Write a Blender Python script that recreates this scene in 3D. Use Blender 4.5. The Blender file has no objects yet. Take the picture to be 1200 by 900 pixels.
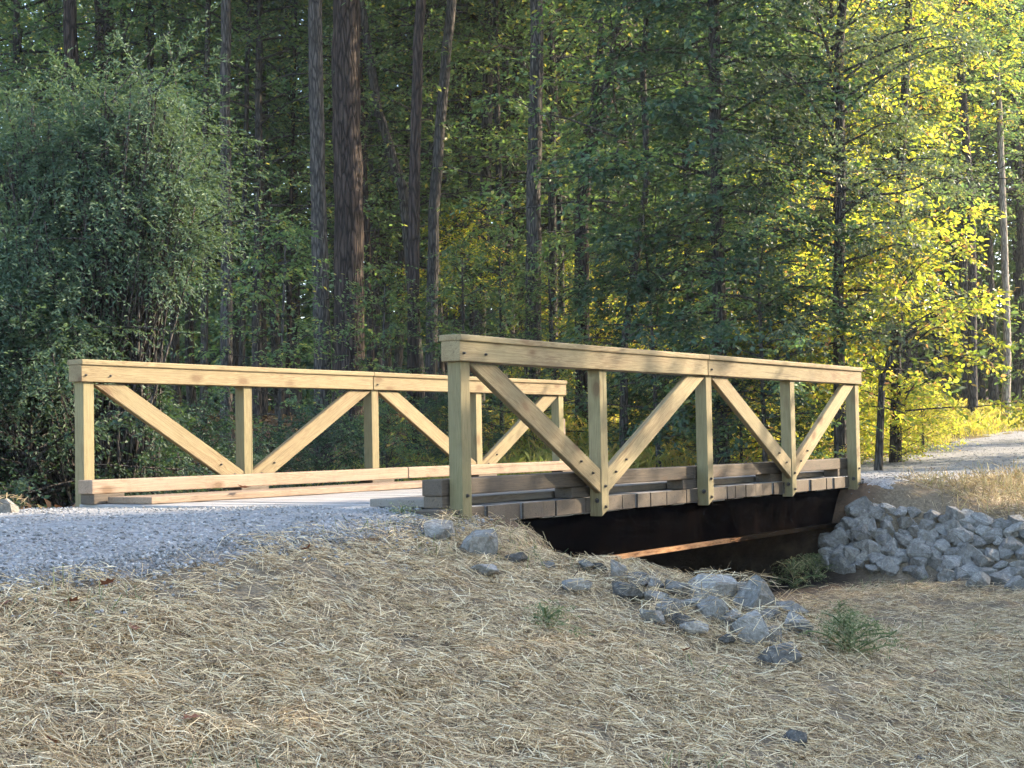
import bpy, bmesh, math, random
import numpy as np
from mathutils import Matrix, Vector
R = np.random.default_rng(7)
random.seed(7)
SC = bpy.context.scene
COL = SC.collection
PI = math.pi
CZ = 1.6                                     # eye height; heights below are given relative to the eye
FPX, PITCH, ROLL = 1765.6, 0.045, -0.0134
# bridge frame: origin of the near rail, axis d, n = across the deck away from the camera
P0 = np.array([-0.2752, 8.2564]); TH = 0.5854
D2 = np.array([math.sin(TH), math.cos(TH)]); N2 = np.array([-math.cos(TH), math.sin(TH)])
LEN = 6.143; SLOPE = 0.0089; W2 = 3.0742

# ---------------------------------------------------------------- helpers
def uvxy(u, v):
    u = np.asarray(u, float); v = np.asarray(v, float)
    return P0[0] + D2[0]*u - N2[0]*v, P0[1] + D2[1]*u - N2[1]*v
def xyuv(x, y):
    dx = np.asarray(x, float) - P0[0]; dy = np.asarray(y, float) - P0[1]
    return dx*D2[0] + dy*D2[1], -(dx*N2[0] + dy*N2[1])
def sst(x, a, b):
    t = np.clip((x - a)/(b - a), 0, 1); return t*t*(3 - 2*t)
_gr = np.random.default_rng(3).uniform(-1, 1, (64, 64))
def vnoise(x, y):
    x = np.asarray(x, float); y = np.asarray(y, float)
    xi = np.floor(x).astype(int); yi = np.floor(y).astype(int)
    fx = x - xi; fy = y - yi; fx = fx*fx*(3 - 2*fx); fy = fy*fy*(3 - 2*fy)
    g = lambda i, j: _gr[i % 64, j % 64]
    return (g(xi, yi)*(1 - fx) + g(xi+1, yi)*fx)*(1 - fy) + (g(xi, yi+1)*(1 - fx) + g(xi+1, yi+1)*fx)*fy
def road_edge(u):                            # near edge (v) of the gravel
    return np.where(u < 3, 0.04 + 0.10*np.clip(-u, 0, 3.4) + 0.04*np.clip(-u - 3.4, 0, 9) + 0.06*vnoise(u*1.7, 3.3), 0.25 + 0.12*vnoise(u*1.3, 9.1) + 0.03*np.clip(u - 12, 0, 30))
def ground_z(x, y, detail=True):
    u, v = xyuv(x, y)
    # left land
    s = np.clip(v + 0.45, 0, 30)
    zl = -0.318 - 0.010*np.clip(-v, 0, 3.3) - 0.255*s*s/(s + 0.3) + 0.012*np.clip(s-4, 0, 30)**2*0.25
    zl = zl - 0.25*sst(-v, 3.3, 5.5)
    # right land
    s2 = np.clip(v - 0.1, 0, 30)
    zr = -0.30 + 0.034*np.clip(u - 10.3, 0, 16) - 0.25*s2*s2/(s2 + 0.3)
    zr = zr + 0.125*np.clip(-3.3 - v, 0, 6)*sst(u, 7, 11.5) - 0.25*sst(-v, 3.3, 5.5)*(1 - sst(u, 8, 12))
    # channel
    zc = -1.12 - 0.10*sst(-v, -0.3, 1.0) - 0.0*v
    zc = zc - 0.02*np.clip(v - 2.5, 0, 10)
    aL = -0.3 + 0.75*(1 - sst(v, 0.0, 0.5)) + 0.25*sst(v, 0.5, 0.9)*(1 - sst(v, 1.5, 2.2))
    tl = sst(u, aL, aL + 1.6 - 0.5*(1 - sst(v, 0, 0.5)))
    tr = sst(u, 5.35, 6.15 + 0.5*np.clip(v, 0, 1.6))
    z = zl*(1 - tl) + zc*tl
    z = z*(1 - tr) + zr*tr
    z = np.where(v > 3, z*(1-sst(v, 3, 9)) + np.minimum(z, -1.3)*sst(v, 3, 9), z)
    z = z + 0.10*np.exp(-((u - 0.35)/0.4)**2 - ((v - 1.35)/0.6)**2)
    far = sst(y, 15, 60)
    z = z + 0.9*far*(1 - sst(u, 9, 15)*0.6) + 9.0*sst(y, 62, 120)
    if detail:
        wood = sst(-v, 3.8, 6)
        road = (v < road_edge(u)) & (v > -3.3)
        z = z + 0.05*wood*vnoise(x*0.8, y*0.8)
        b = 0.022*vnoise(x*2.3, y*2.3) + 0.016*vnoise(x*6, y*6) + 0.010*vnoise(x*13+5, y*13) - 0.015
        z = z + b*np.where(road, 0.25, 1.0)
    return z + CZ
cp, sp = math.cos(PITCH), math.sin(PITCH); cr, sr = math.cos(ROLL), math.sin(ROLL)
FW = np.array([0, cp, sp]); U0 = np.array([0, -sp, cp]); R0 = np.array([1., 0, 0])
RT = R0*cr + U0*sr; UP = -R0*sr + U0*cr
def ray(px, py):                             # photograph pixel (1200 x 900) to a direction with y = 1
    d = FW + RT*(px - 600)/FPX - UP*(py - 450)/FPX
    return d/d[1]
def at(px, py, dist):
    return np.array([0, 0, CZ]) + ray(px, py)*dist
def on_ground(px, py, lo=2.5, hi=60.):
    d = ray(px, py); t = np.arange(lo, hi, 0.02)
    h = CZ + d[2]*t - ground_z(d[0]*t, t)
    i = np.argmax(h < 0)
    return np.array([d[0]*t[i], t[i], ground_z(d[0]*t[i], t[i])])
def project(P):
    q = np.asarray(P, float) - np.array([0, 0, CZ])
    xf = q @ RT; yf = q @ FW; zu = q @ UP
    return 600 + FPX*xf/yf, 450 - FPX*zu/yf

def link(o, parent=None):
    COL.objects.link(o)
    if parent is not None: o.parent = parent
    return o
def raw_mesh(name, V, F, mats, midx=None, smooth=False):
    """V (n,3) array; F (m,k) array of equal sized faces, or a list of such arrays"""
    if not isinstance(F, (list, tuple)): F = [F]
    F = [np.asarray(f, np.int32) for f in F if len(f)]
    me = bpy.data.meshes.new(name)
    me.vertices.add(len(V)); me.vertices.foreach_set('co', np.asarray(V, np.float32).ravel())
    loops = np.concatenate([f.ravel() for f in F]); sizes = np.concatenate([np.full(len(f), f.shape[1], np.int32) for f in F])
    starts = np.concatenate([[0], np.cumsum(sizes)[:-1]]).astype(np.int32)
    me.loops.add(len(loops)); me.loops.foreach_set('vertex_index', loops)
    me.polygons.add(len(sizes)); me.polygons.foreach_set('loop_start', starts)
    for m in (mats if isinstance(mats, (list, tuple)) else [mats]): me.materials.append(m)
    if midx is not None: me.polygons.foreach_set('material_index', np.asarray(midx, np.int32))
    me.polygons.foreach_set('use_smooth', np.full(len(sizes), smooth))
    me.update(calc_edges=True); me.validate()
    return me
def mobj(name, me, parent=None):
    return link(bpy.data.objects.new(name, me), parent)
def tag(o, label, cat, group=None):
    o['label'] = label; o['category'] = cat
    if group: o['group'] = group
    return o
def stuff(o, label, cat):
    tag(o, label, cat); o['kind'] = 'stuff'; return o
def thing(name, label, cat, loc, group=None, rotz=0):
    o = bpy.data.objects.new(name, None); o.empty_display_size = 0.3
    o.location = loc; o.rotation_euler = (0, 0, rotz); COL.objects.link(o)
    return tag(o, label, cat, group)
def rotmats(ax):                             # rows x: direction vectors (n,3) -> frames with local X along them
    x = ax/np.linalg.norm(ax, axis=1, keepdims=True)
    up = np.tile(np.array([0, 0, 1.]), (len(x), 1)); par = np.abs(x[:, 2]) > 0.97
    up[par] = [1, 0, 0]
    y = np.cross(up, x); y /= np.linalg.norm(y, axis=1, keepdims=True)
    z = np.cross(x, y)
    return np.stack([x, y, z], axis=2)       # columns are the axes
def euler_mats(a, b, c):
    ca, sa, cb, sb, cc, sc_ = np.cos(a), np.sin(a), np.cos(b), np.sin(b), np.cos(c), np.sin(c)
    o, z = np.ones_like(ca), np.zeros_like(ca)
    X = np.stack([np.stack([o, z, z], -1), np.stack([z, ca, -sa], -1), np.stack([z, sa, ca], -1)], -2)
    Y = np.stack([np.stack([cb, z, sb], -1), np.stack([z, o, z], -1), np.stack([-sb, z, cb], -1)], -2)
    Z = np.stack([np.stack([cc, -sc_, z], -1), np.stack([sc_, cc, z], -1), np.stack([z, z, o], -1)], -2)
    return Z @ Y @ X
def scatter(pv, pf, M, loc, sc):             # copies of a prototype merged into one array (stuff, or leaves of one crown)
    n = len(loc); k = len(pv)
    V = np.einsum('nij,kj->nki', M, pv)*np.asarray(sc).reshape(n, 1, -1) + loc[:, None, :]
    F = pf[None] + (np.arange(n)*k)[:, None, None]
    return V.reshape(-1, 3), F.reshape(-1, pf.shape[1])
def tube(pts, rad, sides=8, jag=0.0, rng=R):
    pts = np.asarray(pts, float); rad = np.asarray(rad, float); n = len(pts)
    t = np.gradient(pts, axis=0); M = rotmats(t)
    a = np.linspace(0, 2*PI, sides, endpoint=False)
    rr = rad[:, None]*(1 + jag*rng.uniform(-1, 1, (n, sides)))
    V = pts[:, None, :] + M[:, None, :, 1]*(np.cos(a)[None, :, None]*rr[..., None]) + M[:, None, :, 2]*(np.sin(a)[None, :, None]*rr[..., None])
    F = []
    for i in range(n - 1):
        for j in range(sides):
            k = (j + 1) % sides
            F.append((i*sides + j, i*sides + k, (i+1)*sides + k, (i+1)*sides + j))
    return V.reshape(-1, 3), np.array(F)
def join(parts):
    V = []; F = []; o = 0
    for v, f in parts:
        V.append(v); F.append(np.asarray(f) + o); o += len(v)
    return np.concatenate(V), np.concatenate(F)

# ---------------------------------------------------------------- materials
def mat(name):
    m = bpy.data.materials.new(name); m.use_nodes = True
    nt = m.node_tree; nt.nodes.clear()
    out = nt.nodes.new('ShaderNodeOutputMaterial')
    return m, nt, out
def nd(nt, t, **kw):
    n = nt.nodes.new(t)
    for k, v in kw.items():
        if k.startswith('i_'): n.inputs[k[2:].replace('_', ' ')].default_value = v
        else: setattr(n, k, v)
    return n
def ramp(nt, fac, stops, interp='LINEAR'):
    r = nt.nodes.new('ShaderNodeValToRGB'); r.color_ramp.interpolation = interp
    el = r.color_ramp.elements
    while len(el) > 1: el.remove(el[-1])
    el[0].position = stops[0][0]; el[0].color = (*stops[0][1], 1)
    for p, c in stops[1:]:
        e = el.new(p); e.color = (*c, 1)
    nt.links.new(fac, r.inputs[0]); return r.outputs[0]
def math_(nt, op, a, b=None, c=None):
    n = nt.nodes.new('ShaderNodeMath'); n.operation = op
    for i, x in enumerate((a, b, c)):
        if x is None: continue
        if hasattr(x, 'links'): nt.links.new(x, n.inputs[i])
        else: n.inputs[i].default_value = x
    return n.outputs[0]
def mix(nt, f, a, b, mode='MIX'):
    n = nt.nodes.new('ShaderNodeMix'); n.data_type = 'RGBA'; n.blend_type = mode
    for s, x in ((n.inputs[0], f), (n.inputs[6], a), (n.inputs[7], b)):
        if hasattr(x, 'links'): nt.links.new(x, s)
        elif isinstance(x, (int, float)): s.default_value = x
        else: s.default_value = (*x, 1)
    return n.outputs[2]
def noise(nt, vec, scale, detail=3, rough=0.55, dist=0.0):
    n = nd(nt, 'ShaderNodeTexNoise'); n.inputs['Scale'].default_value = scale; n.inputs['Detail'].default_value = detail
    n.inputs['Roughness'].default_value = rough; n.inputs['Distortion'].default_value = dist
    if vec is not None: nt.links.new(vec, n.inputs['Vector'])
    return n.outputs['Fac']
def mapping(nt, vec, scale=(1, 1, 1), loc=None):
    n = nd(nt, 'ShaderNodeMapping'); n.inputs['Scale'].default_value = scale
    nt.links.new(vec, n.inputs['Vector'])
    if loc is not None: nt.links.new(loc, n.inputs['Location'])
    return n.outputs[0]
def finish(nt, out, color, rough=0.8, bump=None, bstr=0.3, bdist=0.01, spec=0.3):
    p = nd(nt, 'ShaderNodeBsdfPrincipled')
    nt.links.new(color, p.inputs['Base Color'])
    if hasattr(rough, 'links'): nt.links.new(rough, p.inputs['Roughness'])
    else: p.inputs['Roughness'].default_value = rough
    p.inputs['Specular IOR Level'].default_value = spec
    if bump is not None:
        b = nd(nt, 'ShaderNodeBump'); b.inputs['Strength'].default_value = bstr; b.inputs['Distance'].default_value = bdist
        nt.links.new(bump, b.inputs['Height']); nt.links.new(b.outputs[0], p.inputs['Normal'])
    nt.links.new(p.outputs[0], out.inputs[0]); return p

def wood_mat(name, light, dark, tint, tintamt, grey=0.0, rough=0.75, knots=1.0, wear=0.25):
    m, nt, out = mat(name)
    tc = nd(nt, 'ShaderNodeTexCoord'); oi = nd(nt, 'ShaderNodeObjectInfo')
    off = nd(nt, 'ShaderNodeCombineXYZ')
    nt.links.new(math_(nt, 'MULTIPLY', oi.outputs['Random'], 37.0), off.inputs[0]); nt.links.new(math_(nt, 'MULTIPLY', oi.outputs['Random'], 11.0), off.inputs[1])
    v = mapping(nt, tc.outputs['Object'], (1, 1, 1), off.outputs[0])
    # knots bend the grain
    kv = mapping(nt, v, (3.4, 6.5, 6.5))
    vo = nd(nt, 'ShaderNodeTexVoronoi'); vo.inputs['Scale'].default_value = 1.0; vo.inputs['Randomness'].default_value = 1.0
    nt.links.new(kv, vo.inputs['Vector'])
    kd = vo.outputs['Distance']
    gv = mapping(nt, v, (0.55, 16, 16))
    g1 = noise(nt, gv, 1.6, 5, 0.6, 0.6)
    gsum = math_(nt, 'ADD', math_(nt, 'MULTIPLY', g1, 11.0), math_(nt, 'DIVIDE', 0.30, math_(nt, 'ADD', kd, 0.13)))
    rings = math_(nt, 'FRACT', gsum)
    rings = math_(nt, 'ABSOLUTE', math_(nt, 'SUBTRACT', rings, 0.5))
    c = ramp(nt, math_(nt, 'MULTIPLY', rings, 2.0), [(0, dark), (0.5, tuple(0.6*a + 0.4*b for a, b in zip(light, dark))), (1, light)])
    fine = noise(nt, mapping(nt, v, (3, 90, 90)), 2, 2)
    c = mix(nt, math_(nt, 'MULTIPLY', fine, 0.35), c, tuple(x*0.62 for x in dark))
    big = noise(nt, mapping(nt, v, (0.8, 3, 3)), 1.5, 3)
    c = mix(nt, math_(nt, 'MULTIPLY', ramp(nt, big, [(0.35, (0, 0, 0)), (0.7, (1, 1, 1))]), tintamt), c, tint)
    br = math_(nt, 'ADD', 0.82, math_(nt, 'MULTIPLY', math_(nt, 'FRACT', math_(nt, 'MULTIPLY', oi.outputs['Random'], 7.3)), 0.34))
    hs = nd(nt, 'ShaderNodeHueSaturation'); nt.links.new(br, hs.inputs['Value']); nt.links.new(c, hs.inputs['Color']); c = hs.outputs[0]
    if knots > 0:
        kn = ramp(nt, kd, [(0.0, (1, 1, 1)), (0.13, (0.95, 0.95, 0.95)), (0.18, (0.45, 0.45, 0.45)), (0.29, (0, 0, 0))])
        sel = math_(nt, 'GREATER_THAN', nd_sep(nt, vo.outputs['Color']), 0.35)
        c = mix(nt, math_(nt, 'MULTIPLY', math_(nt, 'MULTIPLY', kn, sel), 0.75*knots), c, (0.10, 0.055, 0.025))
    if wear > 0:
        dirt = ramp(nt, noise(nt, v, 4.5, 6, 0.7), [(0.5, (0, 0, 0)), (0.72, (1, 1, 1))])
        c = mix(nt, math_(nt, 'MULTIPLY', dirt, wear), c, tuple(x*0.4 for x in dark))
    crk = ramp(nt, noise(nt, mapping(nt, v, (0.8, 42, 42)), 1.0, 2, 0.5), [(0.655, (0, 0, 0)), (0.70, (1, 1, 1))])     # drying checks along the grain
    c = mix(nt, math_(nt, 'MULTIPLY', crk, 0.55), c, tuple(x*0.35 for x in dark))
    h = math_(nt, 'SUBTRACT', math_(nt, 'ADD', math_(nt, 'MULTIPLY', rings, 0.6), fine), crk)
    finish(nt, out, c, rough, h, 0.25, 0.004, 0.25)
    return m
def nd_sep(nt, colsock):
    s = nd(nt, 'ShaderNodeSeparateColor'); nt.links.new(colsock, s.inputs[0]); return s.outputs[0]

M_RAIL = wood_mat('new_pine', (0.268, 0.206, 0.112), (0.142, 0.095, 0.045), (0.20, 0.175, 0.092), 0.5, wear=0.22)
M_POST = wood_mat('green_treated_pine', (0.255, 0.208, 0.108), (0.15, 0.118, 0.058), (0.18, 0.163, 0.078), 0.6, wear=0.25)
M_CURB = wood_mat('weathered_timber', (0.28, 0.20, 0.135), (0.155, 0.105, 0.07), (0.21, 0.17, 0.13), 0.6, wear=0.45)
M_PLANK = wood_mat('old_deck_plank', (0.135, 0.10, 0.068), (0.06, 0.045, 0.032), (0.09, 0.075, 0.06), 0.6, knots=0.4, wear=0.5)
M_OLDRUN = wood_mat('dusty_runner', (0.22, 0.19, 0.155), (0.12, 0.10, 0.08), (0.20, 0.185, 0.165), 0.6, knots=0.4, wear=0.4)
M_DECK = wood_mat('grey_deck_plank', (0.34, 0.325, 0.305), (0.21, 0.195, 0.18), (0.27, 0.26, 0.25), 0.6, knots=0.3, wear=0.35)
def girder_mat():
    m, nt, out = mat('tarred_steel')
    tc = nd(nt, 'ShaderNodeTexCoord')
    st = noise(nt, mapping(nt, tc.outputs['Object'], (9, 9, 0.6)), 2, 4, 0.6)
    bl = noise(nt, tc.outputs['Object'], 3, 5, 0.65)
    c = ramp(nt, bl, [(0.3, (0.0012, 0.0012, 0.0015)), (0.6, (0.0024, 0.0018, 0.0016)), (0.8, (0.006, 0.004, 0.003))])
    c = mix(nt, math_(nt, 'MULTIPLY', ramp(nt, st, [(0.55, (0, 0, 0)), (0.75, (1, 1, 1))]), 0.35), c, (0.013, 0.008, 0.005))
    finish(nt, out, c, 1.0, bl, 0.15, 0.003, 0.0); return m
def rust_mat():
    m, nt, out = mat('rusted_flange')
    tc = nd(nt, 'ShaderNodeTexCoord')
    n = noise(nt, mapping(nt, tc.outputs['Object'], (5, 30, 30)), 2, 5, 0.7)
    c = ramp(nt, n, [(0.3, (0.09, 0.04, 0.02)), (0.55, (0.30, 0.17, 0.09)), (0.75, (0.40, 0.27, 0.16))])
    sx = nd(nt, 'ShaderNodeSeparateXYZ'); nt.links.new(tc.outputs['Object'], sx.inputs[0])   # far end darkened in the colour, for the shade the strip fades into
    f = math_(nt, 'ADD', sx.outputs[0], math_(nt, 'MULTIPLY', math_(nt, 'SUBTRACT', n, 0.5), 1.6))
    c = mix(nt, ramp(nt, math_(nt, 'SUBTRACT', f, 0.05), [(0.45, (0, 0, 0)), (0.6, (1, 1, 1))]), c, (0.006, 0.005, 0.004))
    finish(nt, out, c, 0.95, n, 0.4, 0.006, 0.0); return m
def bolt_mat():
    m, nt, out = mat('galvanised_bolt')
    tc = nd(nt, 'ShaderNodeTexCoord')
    c = ramp(nt, noise(nt, tc.outputs['Object'], 60), [(0.3, (0.035, 0.032, 0.03)), (0.7, (0.10, 0.09, 0.08))])
    p = finish(nt, out, c, 0.5); p.inputs['Metallic'].default_value = 0.6; return m
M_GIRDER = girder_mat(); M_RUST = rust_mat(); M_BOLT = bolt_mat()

def stone_mat(name, a, b, c3, lichen=0.15):
    m, nt, out = mat(name)
    tc = nd(nt, 'ShaderNodeTexCoord'); oi = nd(nt, 'ShaderNodeObjectInfo')
    off = nd(nt, 'ShaderNodeCombineXYZ'); nt.links.new(math_(nt, 'MULTIPLY', oi.outputs['Random'], 50.), off.inputs[0])
    v = mapping(nt, tc.outputs['Object'], (1, 1, 1), off.outputs[0])
    sp_ = noise(nt, v, 9, 6, 0.75); big = noise(nt, v, 1.6, 4, 0.6)
    c = ramp(nt, sp_, [(0.32, a), (0.5, b), (0.68, c3)])
    c = mix(nt, math_(nt, 'MULTIPLY', ramp(nt, big, [(0.4, (0, 0, 0)), (0.65, (1, 1, 1))]), 0.45), c, tuple(x*0.6 for x in b))
    dust = ramp(nt, noise(nt, v, 3.3, 5, 0.7), [(0.52, (0, 0, 0)), (0.7, (1, 1, 1))])
    c = mix(nt, math_(nt, 'MULTIPLY', dust, lichen), c, (0.28, 0.24, 0.17))
    hs = nd(nt, 'ShaderNodeHueSaturation'); nt.links.new(c, hs.inputs['Color'])
    nt.links.new(math_(nt, 'ADD', 0.72, math_(nt, 'MULTIPLY', oi.outputs['Random'], 0.55)), hs.inputs['Value'])
    h = math_(nt, 'ADD', math_(nt, 'MULTIPLY', sp_, 0.35), noise(nt, v, 4, 5, 0.65))
    finish(nt, out, hs.outputs[0], 0.85, h, 0.55, 0.03, 0.3); return m
M_STONE = stone_mat('grey_granite', (0.105, 0.096, 0.083), (0.20, 0.186, 0.163), (0.345, 0.325, 0.29))
M_DARKSTONE = stone_mat('dark_stone', (0.045, 0.042, 0.038), (0.085, 0.08, 0.072), (0.16, 0.152, 0.138), 0.3)

def island_ramp_mat(name, stops, rough=0.8, trans=0.0, spec=0.2, tstops=None, objvar=0.0):
    """leaves, straw, gravel: the colour differs from piece to piece"""
    m, nt, out = mat(name)
    ge = nd(nt, 'ShaderNodeNewGeometry')
    f = ge.outputs['Random Per Island']
    c = ramp(nt, f, stops)
    if objvar:
        oi = nd(nt, 'ShaderNodeObjectInfo')
        hs = nd(nt, 'ShaderNodeHueSaturation'); nt.links.new(c, hs.inputs['Color'])
        nt.links.new(math_(nt, 'ADD', 1 - objvar/2, math_(nt, 'MULTIPLY', oi.outputs['Random'], objvar)), hs.inputs['Value'])
        nt.links.new(math_(nt, 'ADD', 0.485, math_(nt, 'MULTIPLY', math_(nt, 'FRACT', math_(nt, 'MULTIPLY', oi.outputs['Random'], 5.7)), 0.03)), hs.inputs['Hue'])
        c = hs.outputs[0]
    p = nd(nt, 'ShaderNodeBsdfPrincipled'); nt.links.new(c, p.inputs['Base Color'])
    p.inputs['Roughness'].default_value = rough; p.inputs['Specular IOR Level'].default_value = spec
    sh = p.outputs[0]
    if trans:
        t = nd(nt, 'ShaderNodeBsdfTranslucent')
        tcol = ramp(nt, f, tstops) if tstops else c
        if objvar and tstops:
            h2 = nd(nt, 'ShaderNodeHueSaturation'); nt.links.new(tcol, h2.inputs['Color'])
            nt.links.new(hs.inputs['Value'].links[0].from_socket, h2.inputs['Value']); tcol = h2.outputs[0]
        nt.links.new(tcol, t.inputs['Color'])
        ms = nd(nt, 'ShaderNodeMixShader'); ms.inputs[0].default_value = trans
        nt.links.new(sh, ms.inputs[1]); nt.links.new(t.outputs[0], ms.inputs[2]); sh = ms.outputs[0]
    nt.links.new(sh, out.inputs[0]); return m
M_LEAF = island_ramp_mat('woodland_leaf', [(0, (0.048, 0.085, 0.046)), (0.5, (0.07, 0.115, 0.06)), (0.93, (0.11, 0.15, 0.065)), (0.985, (0.28, 0.25, 0.06))], 0.5, 0.42, 0.35,
    [(0, (0.13, 0.24, 0.07)), (0.85, (0.24, 0.36, 0.08)), (1, (0.55, 0.48, 0.08))], 0.35)
M_DARKLEAF = island_ramp_mat('evergreen_leaf', [(0, (0.022, 0.048, 0.032)), (0.6, (0.036, 0.068, 0.042)), (1, (0.06, 0.092, 0.05))], 0.55, 0.26, 0.25,
    [(0, (0.05, 0.11, 0.04)), (1, (0.12, 0.19, 0.05))], 0.3)
M_YELLOW = island_ramp_mat('autumn_leaf', [(0, (0.07, 0.115, 0.04)), (0.3, (0.11, 0.16, 0.045)), (0.45, (0.22, 0.25, 0.04)), (0.85, (0.36, 0.33, 0.045)), (0.93, (0.33, 0.20, 0.08)), (1, (0.26, 0.13, 0.06))], 0.5, 0.5, 0.3,
    [(0, (0.20, 0.30, 0.04)), (0.3, (0.36, 0.44, 0.04)), (0.5, (0.58, 0.60, 0.05)), (0.85, (0.74, 0.66, 0.06)), (0.95, (0.70, 0.46, 0.10)), (1, (0.55, 0.27, 0.10))], 0.2)
M_HAZYLEAF = island_ramp_mat('small_grey_green_leaf', [(0, (0.055, 0.085, 0.055)), (0.6, (0.08, 0.108, 0.07)), (0.94, (0.11, 0.135, 0.08)), (1, (0.26, 0.25, 0.06))], 0.5, 0.32, 0.35,
    [(0, (0.11, 0.17, 0.07)), (0.9, (0.20, 0.25, 0.08)), (1, (0.45, 0.42, 0.06))], 0.25)
M_BUSHLEAF = island_ramp_mat('weeping_bush_leaf', [(0, (0.045, 0.08, 0.05)), (0.6, (0.066, 0.108, 0.064)), (1, (0.105, 0.145, 0.08))], 0.6, 0.28, 0.22,
    [(0, (0.09, 0.16, 0.06)), (1, (0.18, 0.25, 0.08))], 0.15)
M_STRAW = island_ramp_mat('dry_straw', [(0, (0.07, 0.040, 0.020)), (0.15, (0.22, 0.145, 0.074)), (0.45, (0.46, 0.33, 0.175)), (0.8, (0.63, 0.485, 0.275)), (1, (0.77, 0.65, 0.43))], 0.6, 0.15, 0.35)
M_DEADGRASS = island_ramp_mat('dead_grass', [(0, (0.12, 0.09, 0.045)), (0.4, (0.27, 0.20, 0.10)), (0.8, (0.38, 0.30, 0.15)), (1, (0.20, 0.22, 0.08))], 0.7, 0.2)
M_GRASS = island_ramp_mat('yellow_green_grass', [(0, (0.13, 0.15, 0.03)), (0.5, (0.25, 0.23, 0.05)), (0.85, (0.36, 0.28, 0.08)), (1, (0.38, 0.20, 0.06))], 0.6, 0.4, 0.25,
    [(0, (0.34, 0.40, 0.04)), (1, (0.60, 0.48, 0.08))])
M_WEED = island_ramp_mat('fresh_weed', [(0, (0.09, 0.12, 0.05)), (0.5, (0.15, 0.19, 0.07)), (0.8, (0.30, 0.28, 0.14)), (1, (0.45, 0.38, 0.22))], 0.55, 0.35, 0.3)
M_GRAVEL = island_ramp_mat('crushed_gravel', [(0, (0.08, 0.077, 0.072)), (0.25, (0.17, 0.165, 0.156)), (0.85, (0.25, 0.243, 0.23)), (1, (0.38, 0.37, 0.355))], 0.85)
M_LITTER = island_ramp_mat('leaf_litter', [(0, (0.09, 0.05, 0.028)), (0.5, (0.19, 0.105, 0.055)), (0.85, (0.29, 0.17, 0.08)), (1, (0.33, 0.25, 0.09))], 0.75, 0.15)
M_FALLEN = island_ramp_mat('fallen_leaf_brown', [(0, (0.05, 0.025, 0.02)), (0.5, (0.14, 0.055, 0.03)), (1, (0.24, 0.09, 0.04))], 0.6, 0.1)

def bark_mat(name, dark, mid, light, vs=1.0):
    m, nt, out = mat(name)
    tc = nd(nt, 'ShaderNodeTexCoord')
    v = mapping(nt, tc.outputs['Object'], (14*vs, 14*vs, 2.2*vs))
    vo = nd(nt, 'ShaderNodeTexVoronoi'); vo.feature = 'DISTANCE_TO_EDGE'; vo.inputs['Scale'].default_value = 1.3
    wv = nd(nt, 'ShaderNodeVectorMath'); wv.operation = 'ADD'; nt.links.new(v, wv.inputs[0])
    nz = nd(nt, 'ShaderNodeTexNoise'); nz.inputs['Scale'].default_value = 0.9; nt.links.new(v, nz.inputs['Vector']); nt.links.new(nz.outputs['Color'], wv.inputs[1])
    nt.links.new(wv.outputs[0], vo.inputs['Vector'])
    n2 = noise(nt, v, 2.0, 5, 0.65)
    e = ramp(nt, vo.outputs['Distance'], [(0.0, (0, 0, 0)), (0.22, (1, 1, 1))])
    c = mix(nt, e, dark, ramp(nt, n2, [(0.3, mid), (0.7, light)]))
    h = math_(nt, 'ADD', e, math_(nt, 'MULTIPLY', n2, 0.7))
    finish(nt, out, c, 0.9, h, 0.8, 0.02, 0.15); return m
M_PINE = bark_mat('pine_bark', (0.012, 0.009, 0.008), (0.036, 0.026, 0.022), (0.078, 0.057, 0.047))
M_BARK = bark_mat('grey_bark', (0.022, 0.02, 0.018), (0.058, 0.05, 0.045), (0.115, 0.10, 0.088), 1.5)
M_PALEBARK = bark_mat('pale_bark', (0.13, 0.11, 0.09), (0.27, 0.235, 0.19), (0.40, 0.35, 0.28), 1.5)

def ground_mat():
    m, nt, out = mat('ground_soil')
    at_ = nd(nt, 'ShaderNodeAttribute'); at_.attribute_name = 'zone'
    s = nd(nt, 'ShaderNodeSeparateColor'); nt.links.new(at_.outputs['Color'], s.inputs[0])
    tc = nd(nt, 'ShaderNodeTexCoord'); v = tc.outputs['Object']
    n1 = noise(nt, v, 6, 6, 0.7); n2 = noise(nt, v, 40, 4, 0.7); n3 = noise(nt, mapping(nt, v, (1, 1, 1)), 1.2, 4, 0.6)
    straw = ramp(nt, n2, [(0.3, (0.07, 0.052, 0.035)), (0.55, (0.17, 0.13, 0.085)), (0.75, (0.30, 0.24, 0.16))])
    straw = mix(nt, math_(nt, 'MULTIPLY', n3, 0.4), straw, (0.19, 0.15, 0.10))
    litter = ramp(nt, n1, [(0.3, (0.045, 0.03, 0.02)), (0.6, (0.12, 0.075, 0.045)), (0.8, (0.19, 0.115, 0.06))])
    grass = ramp(nt, n1, [(0.3, (0.10, 0.10, 0.03)), (0.6, (0.21, 0.19, 0.055)), (0.8, (0.30, 0.20, 0.08))])
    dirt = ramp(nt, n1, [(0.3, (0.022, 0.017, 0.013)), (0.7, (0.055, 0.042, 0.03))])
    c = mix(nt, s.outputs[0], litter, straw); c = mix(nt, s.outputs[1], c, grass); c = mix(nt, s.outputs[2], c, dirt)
    finish(nt, out, c, 0.95, math_(nt, 'ADD', n1, n2), 0.6, 0.02, 0.1); return m
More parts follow.
